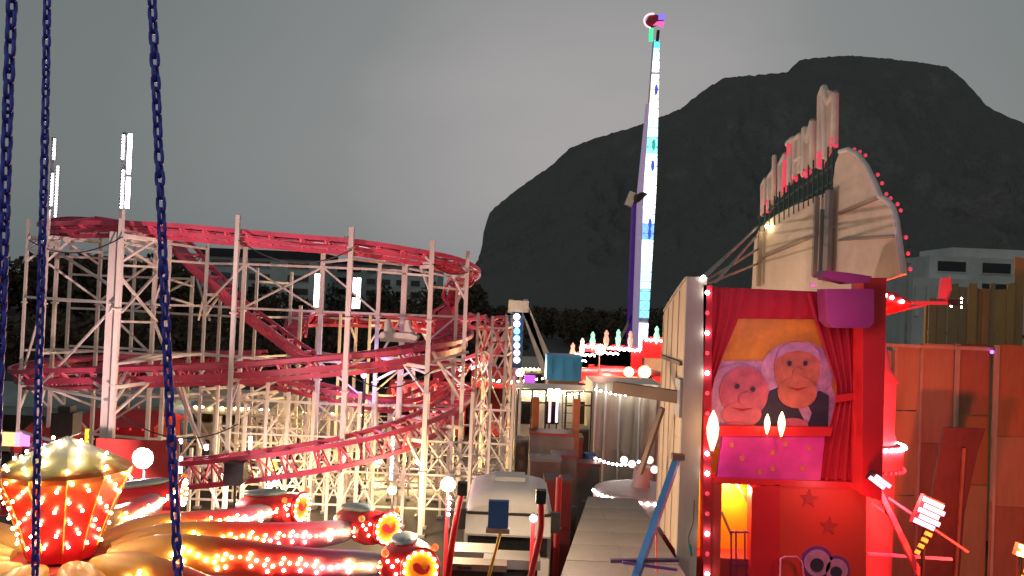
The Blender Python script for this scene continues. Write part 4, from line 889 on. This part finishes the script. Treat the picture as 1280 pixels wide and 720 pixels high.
t = thing('cable_plug', W(863, 690, 16.9), 'black cable with a teal plug hanging on the grey edge board', 'cable')
MB().path(catmull([W(x, y, 16.93) for x, y in [(868, 625), (866, 655), (861, 670), (863, 690)]], .08), .012, 5).build('cable', M_BLACK, t); MB().tube(W(862, 681, 16.9), W(864, 695, 16.9), .04, .03, 8).build('plug', paint('teal_plug', (.03, .16, .15), .5), t)
# red end panel: backdrop, curtains, ledge
def quad(pts, y, dy): return [Vector((P17(*q).x, D + y, P17(*q).z)) for q in pts], (0, dy, 0)
def cut(name, pts, y, dy, mat, parent): a_, b_ = quad(pts, y, dy); return MB().prism(a_, b_).build(name, mat, parent)
cut('backdrop', [(880, 598), (880, 358), (1070, 366), (1070, 606)], .30, .06, M_ORNG, FH)
cut('edge_strip', [(879, 730), (879, 356), (890, 357), (888, 730)], -.02, .3, M_CURT, FH)
# print on the backdrop: two plain seated figures on pale rounds
def ell(cx, cy, rx, ry, n=24, a0=0): return [(cx + rx * math.cos(2 * math.pi * i / n), cy + ry * math.sin(2 * math.pi * i / n)) for i in range(n)]
PR_ = cut('picture', [(896, 562), (893, 500), (905, 452), (1035, 452), (1052, 500), (1050, 562)], .28, .018, M_LILAC, FH)
cut('pale_round', ell(1003, 466, 47, 39), .265, .014, M_LILAC, PR_)
cut('pale_round', ell(925, 500, 40, 44), .262, .016, M_LILAC, PR_)
cut('coat', [(930, 545), (950, 520), (968, 490), (978, 486), (985, 500), (1010, 505), (1030, 490), (1042, 496), (1040, 545)], .245, .018, M_NAVY, PR_)
cut('head', ell(1001, 462, 29, 36), .222, .022, M_SALMON, PR_)
cut('chin', ell(1001, 492, 25, 20), .20, .021, M_SALMON, PR_)
cut('hair', [(974, 450), (977, 438), (988, 430), (1003, 428), (1018, 431), (1028, 440), (1030, 452), (1018, 442), (1002, 439), (986, 442)], .205, .014, M_LILAC, PR_)
cut('head', ell(934, 492, 31, 33), .235, .018, M_PINKS, PR_)
cut('chin', ell(931, 520, 25, 16), .22, .014, paint('coral_print', (.70, .13, .18), .6, 0, .4, 16), PR_)
cut('hand', ell(922, 538, 19, 9), .17, .04, M_PINKS, PR_); cut('hand', ell(995, 533, 19, 9), .17, .04, M_PINKS, PR_)
for x, y in [(991, 455), (1011, 455), (925, 484), (945, 488)]: cut('eye', ell(x, y, 3, 3.4, 10), .195, .006, M_NAVY, PR_)
cut('nose', ell(1001, 470, 7, 9), .19, .03, M_SALMON, PR_); cut('nose', ell(935, 500, 8, 8), .19, .03, M_PINKS, PR_)
cut('mouth', [(988, 485), (1001, 490), (1014, 485), (1001, 487)], .194, .006, M_CURT, PR_); cut('mouth', [(918, 511), (931, 516), (945, 512), (931, 513)], .204, .012, M_CURT, PR_)
cut('collar', [(1003, 512), (1013, 505), (1020, 518), (1014, 535)], .238, .006, M_LILAC, PR_)
led = cut('ledge', [(897, 597), (905, 541), (1032, 541), (1026, 601)], .02, .14, M_MAG, FH)
cut('ledge_top', [(890, 545), (892, 532), (1040, 534), (1038, 545)], -.03, .2, M_REDP, FH)
for x, y in [(928, 573), (982, 555), (1012, 560), (950, 590), (1003, 585), (915, 556), (966, 586), (966, 566)]: cut('spot', ell(x, y, 3.2, 3.6, 10), .008, .01, M_SALMON, led)
def curtain(name, inner, outer, y, folds, amp, hor=False):
    NV, NU = 26, folds * 6; vs = []
    for j in range(NV + 1):
        v = j / NV
        def at(line):
            f = v * (len(line) - 1); i = min(int(f), len(line) - 2); return lerp(Vector(line[i]), Vector(line[i + 1]), f - i)
        a_, b_ = at(inner), at(outer)
        for i in range(NU + 1):
            u = i / NU; q = lerp(a_, b_, u); p = P17(q.x, q.y); vs.append(Vector((p.x, D + y - amp * (1 + math.sin(u * folds * 2 * math.pi + v * 1.3)) - .03 * math.sin(v * 5), p.z)))
    n = NU + 1; m = MB(); m.add(vs, [(j * n + i, j * n + i + 1, (j + 1) * n + i + 1, (j + 1) * n + i) for j in range(NV) for i in range(NU)], True); return m.build(name, M_CURT, FH)
curtain('curtain', [(936, 360), (925, 400), (908, 440), (895, 475), (889, 505), (888, 540), (890, 600)], [(882, 360), (882, 400), (882, 440), (882, 475), (882, 505), (882, 540), (882, 600)], .20, 4, .035)
curtain('curtain', [(1010, 366), (1020, 400), (1033, 440), (1046, 480), (1047, 497), (1040, 530), (1030, 565), (1024, 604)], [(1070, 366), (1070, 400), (1071, 440), (1071, 480), (1071, 497), (1071, 530), (1071, 565), (1070, 606)], .16, 4, .05)
curtain('valance', [(884, 358), (884, 372), (884, 388), (886, 398)], [(1066, 366), (1066, 378), (1066, 392), (1066, 400)], .22, 9, .02)
cut('tie_band', [(1044, 494), (1072, 490), (1072, 499), (1045, 503)], -.02, .05, M_REDP, FH)
cut('pillar', [(1066, 612), (1068, 348), (1096, 348), (1090, 620)], -.45, .6, M_REDP, FH)
# lower storey
cut('lower_beam', [(882, 604), (882, 596), (1086, 604), (1086, 612)], .02, .25, M_REDP, FH)
cut('lower_panel', [(975, 760), (975, 604), (1084, 609), (1084, 760)], .05, .1, paint('red_star_board', (.74, .055, .03), .5, 0, .2, 3, amt=.15), FH)
cut('door_pillar', [(938, 760), (940, 610), (975, 606), (975, 760)], .02, .3, M_REDP, FH)
cut('door_jamb', [(887, 760), (888, 604), (903, 604), (899, 760)], .02, .3, M_REDW, FH)
cut('inner_wall', [(880, 770), (880, 590), (950, 590), (950, 770)], .9, .06, paint('amber_inner_wall', (.78, .34, .01), .5, 0, .3, 3), FH)
m = MB(); 
for y in (665, 705): m = MB().bar(W(912, y, D + .2), W(938, y, D + .2), .04); m.build('hand_rail', M_PURP, FH)
for x in (914, 920, 931): MB().tube(W(x, 663, D + .2), W(x, 760, D + .2), .02, .02, 6).build('rail_post', M_PURP, FH)
MB().bar(W(915, 596, D + .6), W(938, 632, D + .6), .05).build('stair_rail', M_BROWN, FH); MB().bar(W(902, 640, D + .6), W(914, 668, D + .6), .05).build('stair_rail', M_BROWN, FH)
def star(cx, cy, r0, y):
    pts = [(cx + (r0 if i % 2 == 0 else r0 * .42) * math.sin(math.pi * i / 5 + .1), cy - (r0 if i % 2 == 0 else r0 * .42) * math.cos(math.pi * i / 5 + .1)) for i in range(10)]
    cut('star', pts, y, .02, M_REDW, FH)
star(1012, 624, 12, .028); star(1037, 658, 12.5, .028)
for cx, cy, r0 in [(1022, 703, 20), (1046, 712, 17)]:
    o = cut('round_eye', ell(cx, cy, r0, r0), .02, .028, paint('violet_rim', (.20, .05, .30), .5), FH); cut('eye_white', ell(cx, cy + 1, r0 * .82, r0 * .84), .0, .018, M_LILAC, o); cut('pupil', ell(cx - 1, cy + 3, r0 * .42, r0 * .42), -.02, .018, M_NAVY, o)
MB().path([W(x, y, D - .1) for x, y in [(975, 760), (976, 698), (981, 696), (996, 696), (1002, 702), (1010, 760)]], .025, 6, up=Vector((0, 1, 0))).build('front_rail', paint('pink_rail', (.8, .2, .4), .4), FH)
# bulbs up the left edge and flame lamps
for i in range(15):
    y = 366 + i * 25; o = inst('bulb', BULBL if i in (0, 2, 4, 8, 9, 12, 14) else BULBP, FH, P17(883, y) + Vector((0, -.08, 0)))
for x, y, s_ in [(891, 538, 1.0), (959, 530, .5), (977, 530, .62)]:
    q = P17(x, y, -.25); t = MB().lathe(q, [(.03 * s_, -.42 * s_), (.11 * s_, -.15 * s_), (.13 * s_, .05 * s_), (.09 * s_, .25 * s_), (.01, .42 * s_)], 10).build('flame_lamp', emi(f'flame_{x}', (1, .62, .3), 3.2), FH)
    lamp('flame_light', q + Vector((.05, -.45, 0)), (1, .45, .22), 14 * s_, .1); MB().lathe(q - Vector((0, 0, .42 * s_)), [(.03, -.12 * s_), (.07 * s_, -.03), (.05 * s_, .0)], 8).build('holder', M_REDW, t)
# hood over the panel
c = P17(1038, 384, -.7)
t = thing('purple_floodlight', c, 'purple hooded floodlight hanging over the curtained panel', 'lamp')
MB().prism([Vector((P17(x, y).x, D - 1.0, P17(x, y).z)) for x, y in [(1010, 362), (1066, 362), (1066, 402), (1060, 408), (1020, 408), (1012, 400)]], (0, .5, 0)).build('hood', M_PURP, t)
MB().prism([Vector((P17(x, y).x, D - .9, P17(x, y).z)) for x, y in [(1006, 347), (1013, 340), (1040, 343), (1066, 347), (1064, 354), (1040, 356)]], (0, .5, 0)).build('bracket', M_PURP, t)
MB().box(P17(1016, 356, -1.03), (.12, .06, .09)).build('knob', M_LILAC, t)
# ---- rooftop sign, seen from its back
pa, pb = Vector((7.6, 25, 0)), Vector((8.75, 18, 0)); sd = (pb - pa).normalized(); nrm = Vector((-sd.y, sd.x, 0)); nrm = nrm if nrm.x < 0 else -nrm
def SP(px, py, off=0): return WP(px, py, pa + nrm * off, nrm)
outl = [(939, 372), (943, 300), (950, 284), (968, 270), (990, 258), (1015, 248), (1040, 238), (1044, 204), (1050, 190), (1060, 187), (1072, 193), (1083, 208), (1093, 228), (1100, 246), (1108, 250), (1115, 258), (1120, 275), (1124, 305), (1129, 343), (1100, 352), (1094, 372)]
P = [SP(*q) for q in outl]
M_SIGN = paint('cream_sign_back', (.86, .72, .54), .7, 0, .25, 1.6, dirt=(.2, .13, .08), amt=.45, bump=.1)
SG = MB().prism(P, -nrm * .10).build('sign_panel', M_SIGN, FH)
def rib_(name, a_, b_, wd, th, mat): MB().bar(SP(*a_, .05), SP(*b_, .05), th, wd, up=nrm.cross(Vector((0, 0, 1))) if 0 else Vector((0, 0, 1))).build(name, mat, SG)
for a_, b_, wd in [((950, 322), (1042, 284), .10), ((1050, 266), (1098, 247), .07), ((1050, 300), (1120, 296), .04)]: rib_('cross_rib', a_, b_, wd, .1, M_BEIGE2)
for px, y0_, y1_, wd, mt in [(953, 290, 358, .14, M_BEIGE2), (1024, 246, 345, .12, M_EDGE), (1040, 238, 352, .30, M_GREY), (1031, 262, 350, .06, M_GREY)]:
    a_, b_ = SP(px, y0_, .09), SP(px, y1_, .09); MB().box2((a_.x, a_.y - wd / 2, b_.z), (a_.x - .12, a_.y + wd / 2, a_.z)).build('upright_rib', mt, SG)
edge = [SP(*q, .06) for q in outl[8:19]]
MB().path(edge, .07, 8, up=nrm).build('edge_moulding', M_WHITE2, SG)
for i in range(15):
    if i in (3, 8, 11): continue
    f = i / 14 * (len(edge) - 2) + .9 + random.uniform(-.12, .12); k = min(int(f), len(edge) - 2); inst('bulb', BULBP, SG, lerp(edge[k], edge[k + 1], f - k) - nrm * .12 + sd * .10)
# letters standing on bars above the panel
M_LETB = paint('letter_body', (.64, .52, .43), .6, 0, .4, 4, amt=.4)
for f_ in (.1, .34, .62): q = lerp(pa, pb, f_); MB().box2((q.x + .12, q.y - .1, 0), (q.x + .3, q.y + .1, 8.6)).build('sign_post', M_GREY, FH)
M_LET = paint('letter_back', (.78, .70, .62), .5, 0, .35, 4, amt=.4)
E_TIP = emi('letter_glow', (1, .08, .16), .38)
def strokes(lines, r_, name='letter', glow=()):
    m = MB()
    for pts in lines:
        Q = [SP(*q, -.05) for q in pts]
        for q in Q: m.ball(q, r_, 8)
        for a_, b_ in zip(Q, Q[1:]): m.tube(a_, b_, r_, r_, 8, False)
    o = m.build(name, M_LET, SG)
    xs_ = sorted(q for l in lines for q in l); lo, hi = min(q[0] for q in xs_), max(q[0] for q in xs_)
    L0 = [q for l in lines for q in l]; lf = sorted([q for q in L0 if q[0] < (lo + hi) / 2], key=lambda q: q[1]); rt = sorted([q for q in L0 if q[0] >= (lo + hi) / 2], key=lambda q: q[1])
    MB().prism([SP(*q, -.02) for q in (rt[0], lf[0], lf[-1], rt[-1])], nrm * -.08).build('letter_body', M_LETB, o)
    for a_, b_ in glow: MB().tube(SP(*a_, -.05), SP(*b_, -.05), r_ * 1.02, r_ * 1.02, 10).build('letter_glow', E_TIP, o)
strokes([[(1044, 117), (1043, 180)], [(1044, 117), (1036, 128), (1030, 110), (1026, 120), (1025, 208)], [(1030, 112), (1032, 196)]], .10, glow=[((1043, 172), (1042.6, 184)), ((1026, 190), (1025.5, 210))])
strokes([[(1016, 152), (1016, 207)], [(1016, 152), (1010, 176), (1006, 162), (1005, 218)]], .10, glow=[((1011, 214), (1006, 219))])
strokes([[(1001, 168), (1000, 214)], [(1001, 168), (994, 174), (993, 222)], [(1001, 196), (993, 202)]], .08, glow=[((995, 220), (993, 226))])
strokes([[(988, 178), (987, 228)], [(992, 174), (985, 180)]], .10, glow=[((988, 180), (987.5, 196))])
strokes([[(982, 193), (980, 236)], [(982, 193), (975, 206), (975, 244)]], .08, glow=[((982, 200), (980, 240))])
strokes([[(968, 196), (967, 248)], [(968, 212), (961, 222), (961, 262)]], .075, glow=[((961, 250), (960.6, 266))])
strokes([[(957, 224), (955, 266)], [(957, 224), (953, 232), (953, 268)]], .07, glow=[((956, 235), (954.5, 268))])
for i in range(16):
    px = lerp(950, 1041, i / 15); a_ = SP(px, lerp(292, 240, i / 15)); b_ = SP(px, lerp(262, 178, i / 15)); MB().bar(a_, b_, .036).build('letter_bar', paint('dark_green_bar', (.04, .09, .075), .5) if i == 0 else bpy.data.materials['dark_green_bar'], SG)
for y0_, y1_ in ((272, 205), (284, 226)): MB().bar(SP(948, y0_, -.04), SP(1044, y1_, -.04), .07).build('letter_rail', bpy.data.materials['dark_green_bar'], SG)
MB().ball(SP(958.5, 283, .12), .05, 8).build('small_lamp', E_BULB, SG)
for a_, b_ in [((880, 348), (946, 284)), ((884, 350), (946, 312)), ((895, 352), (945, 296)), ((886, 354), (946, 330)), ((872, 352), (930, 300))]:
    MB().bar(W(*a_, 17.6), SP(*b_, .1) if b_[0] > 935 else W(*b_, 22), .05).build('stay', M_GREY, FH)
inst('bulb', BULBL, FH, W(879, 347, 16.95))

# ------------------------------------------------------------------ ride with rocket behind the funhouse end
D = 22.0
c = W(1080, 500, D)
KR = thing('rocket_ride', (c.x, D, 0), 'pink ride column ringed with bulbs carrying a red rocket on an arm', 'fairground ride')
M_PINKC = paint('pink_column', (.70, .12, .20), .4, 0, .3, 4)
r1 = W(1118, 500, D).x - c.x
zc = lambda y: W(1100, y, D).z
MB().lathe((c.x, D, 0), [(r1, 0), (r1, zc(548)), (r1 * 1.0, zc(545)), (r1 * .95, zc(540)), (r1 * .95, zc(478)), (r1 * 1.02, zc(476)), (r1 * .8, zc(462)), (r1 * .3, zc(380)), (.1, zc(340))], 24).build('column', M_PINKC, KR)
dr = MB().lathe((c.x, D, 0), [(r1 * 1.05, zc(585)), (r1 * 1.2, zc(582)), (r1 * 1.25, zc(558)), (r1 * 1.15, zc(553))], 24).build('drum', M_PINKC, KR)
for yy in (555, 583):
    for i in range(20):
        an = -math.pi * .5 + (i - 6) * math.pi / 20; inst('bulb', BULBL if yy == 555 else BULBP, dr, (c.x + r1 * 1.27 * math.cos(an), D + r1 * 1.27 * math.sin(an), zc(yy)))
a, b = W(1088, 392, D - 1), W(1190, 370, D - 1)
MB().bar(W(1085, 398, D - .5), W(1185, 374, D - 1), .06).build('arm_stay', M_PINKC, KR)
MB().bar(W(1085, 378, D - 1), W(1188, 379, D - 1), .09).build('arm', M_PINKC, KR)
q = W(1110, 378, D - 1.2)
MB().lathe(q, [(.02, -.62), (.16, -.45), (.30, -.1), (.32, .3), (.25, .6), (.1, .75)], 14, True, Matrix.Rotation(R(-90), 3, 'Y')).build('rocket', M_REDP, KR)
for i, (x, y) in enumerate([(1097, 367), (1107, 369), (1115, 372), (1128, 377)]): inst('bulb', BULBL, KR, W(x, y, D - 1.5))
MB().prism([W(x, y, D - 1) for x, y in [(1174, 374), (1178, 348), (1188, 346), (1190, 362), (1186, 376)]], (0, .12, 0)).build('tail', M_PINKC, KR)
MB().box(W(1189, 378, D - 1), (.22, .3, .15)).build('end_block', M_DARK, KR)
for x, y in [(1187, 379), (1189, 383), (1202, 373), (1202, 378), (1202, 384)]: MB().ball(W(x, y, D - 1.02), .025, 6).build('small_bulb', E_BULB, KR)
MB().bar(W(1188, 378, D - 1), W(1203, 372, D - 1), .03).build('wire_arm', M_DARK, KR)
# pink lattice legs of that ride
D = 19.0
for a_, b_ in [((1098, 612), (1160, 740)), ((1088, 628), (1120, 650)), ((1110, 622), (1210, 690))]: MB().bar(W(*a_, D), W(*b_, D), .12 if a_[0] == 1098 else .05).build('leg', M_PINKC, KR)
MB().bar(W(1084, 692, D), W(1190, 699, D), .06).build('cross_bar', paint('violet_cross_bar', (.5, .2, .55), .4), KR)
# red LED clusters
def cluster(px, py, d, label, n, ang, sz, lens, col, pw, tail=True):
    p = W(px, py, d); t = thing('led_floodlight', (p.x, d, 0), label, 'lamp'); Rt = Matrix.Rotation(R(ang), 3, 'Y')
    MB().box(p + Vector((0, .1, 0)), (sz * 1.1, .12, sz * n * .30), Rt).build('housing', M_DARK, t)
    for i in range(n): MB().box(p + Rt @ Vector((.08 * (i % 2), 0, (i - (n - 1) / 2) * sz * .28)), (sz, .08, sz * .22), Rt).build('led_bar', lens, t)
    if tail:
        for i in range(4): MB().box(p + Rt @ Vector((.18 - .02 * i, 0, -(n / 2) * sz * .28 - .10 - .16 * i)), (.16 - .02 * i, .05, .09), Rt).build('amber_led', emi(f'amber_{px}_{i}', (.9, .42, .05), .8), t)
    if tail: MB().tube((p.x, d + .2, 0), (p.x, d + .2, p.z), .05, .05, 8).build('pole', M_DARK, t)
    else: MB().bar(p + Vector((0, .16, 0)), (P17(1088, 600).x, 16.7, p.z), .06).build('bracket', M_DARK, t)
    lamp('lamp_light', p + (Vector((-.32, 0, .42)) if tail else Vector((-.55, -.45, -.45))), col, pw, .18)
cluster(1161, 642, 18.6, 'glaring red white cluster of led bars right of the star panel', 5, 22, .48, E_REDL, (1, .045, .045), 1000)
cluster(1098, 601, 16.2, 'white pink glaring twin lamp at the corner of the curtained panel', 2, 35, .34, E_REDL, (1, .16, .16), 42, False)
cluster(1282, 690, 17.5, 'yellow red glaring lamp at the right border', 3, 15, .3, emi('amber_lens', (1, .55, .12), 22), (1, .11, .03), 1100)
# the panel's own hood lamp and an unseen lamp added inside the doorway
lamp('hood_light', P17(1030, 392, -2.6), (1, .46, .70), 115, .5)
lamp('door_fill_light', P17(918, 610, .5), (1, .75, .3), 90, .1)

# ------------------------------------------------------------------ tan wall on the right
D = 25.0
M_TAN = paint('tan_sheet', (.46, .30, .17), .7, 0, .35, 1.3, dirt=(.08, .04, .02), amt=.85, bump=.35, stretch=(1, 1, .2))
M_TAN2 = paint('orange_brown_sheet', (.46, .22, .09), .7, 0, .45, 1.1, dirt=(.07, .03, .015), amt=.85, bump=.35, stretch=(1, 1, .25)); M_TAN3 = paint('redwood_sheet', (.40, .19, .11), .7, 0, .45, 1.5, dirt=(.06, .025, .015), amt=.85, bump=.35, stretch=(1, 1, .25))
TW = thing('tan_wall', (W(1200, 560, D).x, D, 0), 'tall tan sheet wall lit red and orange at the right border', 'wall')
xs = [1096, 1116, 1150, 1195, 1240, 1285, 1340]
for i, (a_, b_) in enumerate(zip(xs, xs[1:])):
    p, q = W(a_, 500, D), W(b_, 500, D); zt_ = W((a_ + b_) / 2, [438, 431, 430, 430, 431, 431][i], D).z; yo = [0, .03, .1, .07, -.1, -.06][i]
    cuts = [0, zt_ * [.30, .36, .24, .41, .33, .3][i], zt_ * [.66, .72, .58, .70, .62, .7][i], zt_]
    for r_, (za, ze) in enumerate(zip(cuts, cuts[1:])):
        jx = .03 * ((i + r_) % 3); MB().prism([(p.x + .01 + jx, D + yo + .02 * r_, za + .004), (q.x - .01, D + yo + .02 * r_, za + .004 + .03 * (i % 2)), (q.x - .01 - jx, D + yo + .02 * r_, ze - .004), (p.x + .01, D + yo + .02 * r_, ze - .004 - .02 * (r_ % 2))], (0, .06, 0)).build('panel', (M_TAN, M_TAN2, M_TAN3)[(i * 2 + r_) % 3] if i > 1 else M_TAN, TW)
    MB().box2((p.x - .04, D - .16 + yo, 0), (p.x + .04, D + yo - .003, zt_ - .02)).build('stud', M_BEIGE2, TW)
MB().box2((W(1096, 430, D).x, D - .14, W(1180, 436, D).z), (W(1238, 430, D).x, D - .165, W(1180, 432, D).z)).build('rail', M_BEIGE2, TW)
t = thing('dark_board', (W(1190, 700, 22).x, 22, 0), 'dark leaning board in front of the tan wall', 'board')
MB().prism([W(x, y, 22.5) for x, y in [(1180, 534), (1232, 536), (1222, 566), (1206, 640), (1196, 760), (1140, 760)]], (0, .1, 0)).build('sheet', paint('maroon_board', (.06, .02, .022), .6), t)
MB().bar(W(1205, 560, 22.4), W(1192, 760, 22.4), .07).build('brace', M_BROWN, t)
p = W(1240, 440, 24.7); t = thing('violet_lamp', (p.x, 24.7, 0), 'tiny violet lamp on top of the tan wall', 'lamp'); MB().ball(p, .06, 8).build('bulb', emi('violet_dot', (.35, .1, 1), 3), t); MB().tube((p.x, 24.72, p.z - .5), (p.x, 24.72, p.z - .05), .02, .02, 6).build('stem', M_DARK, t)
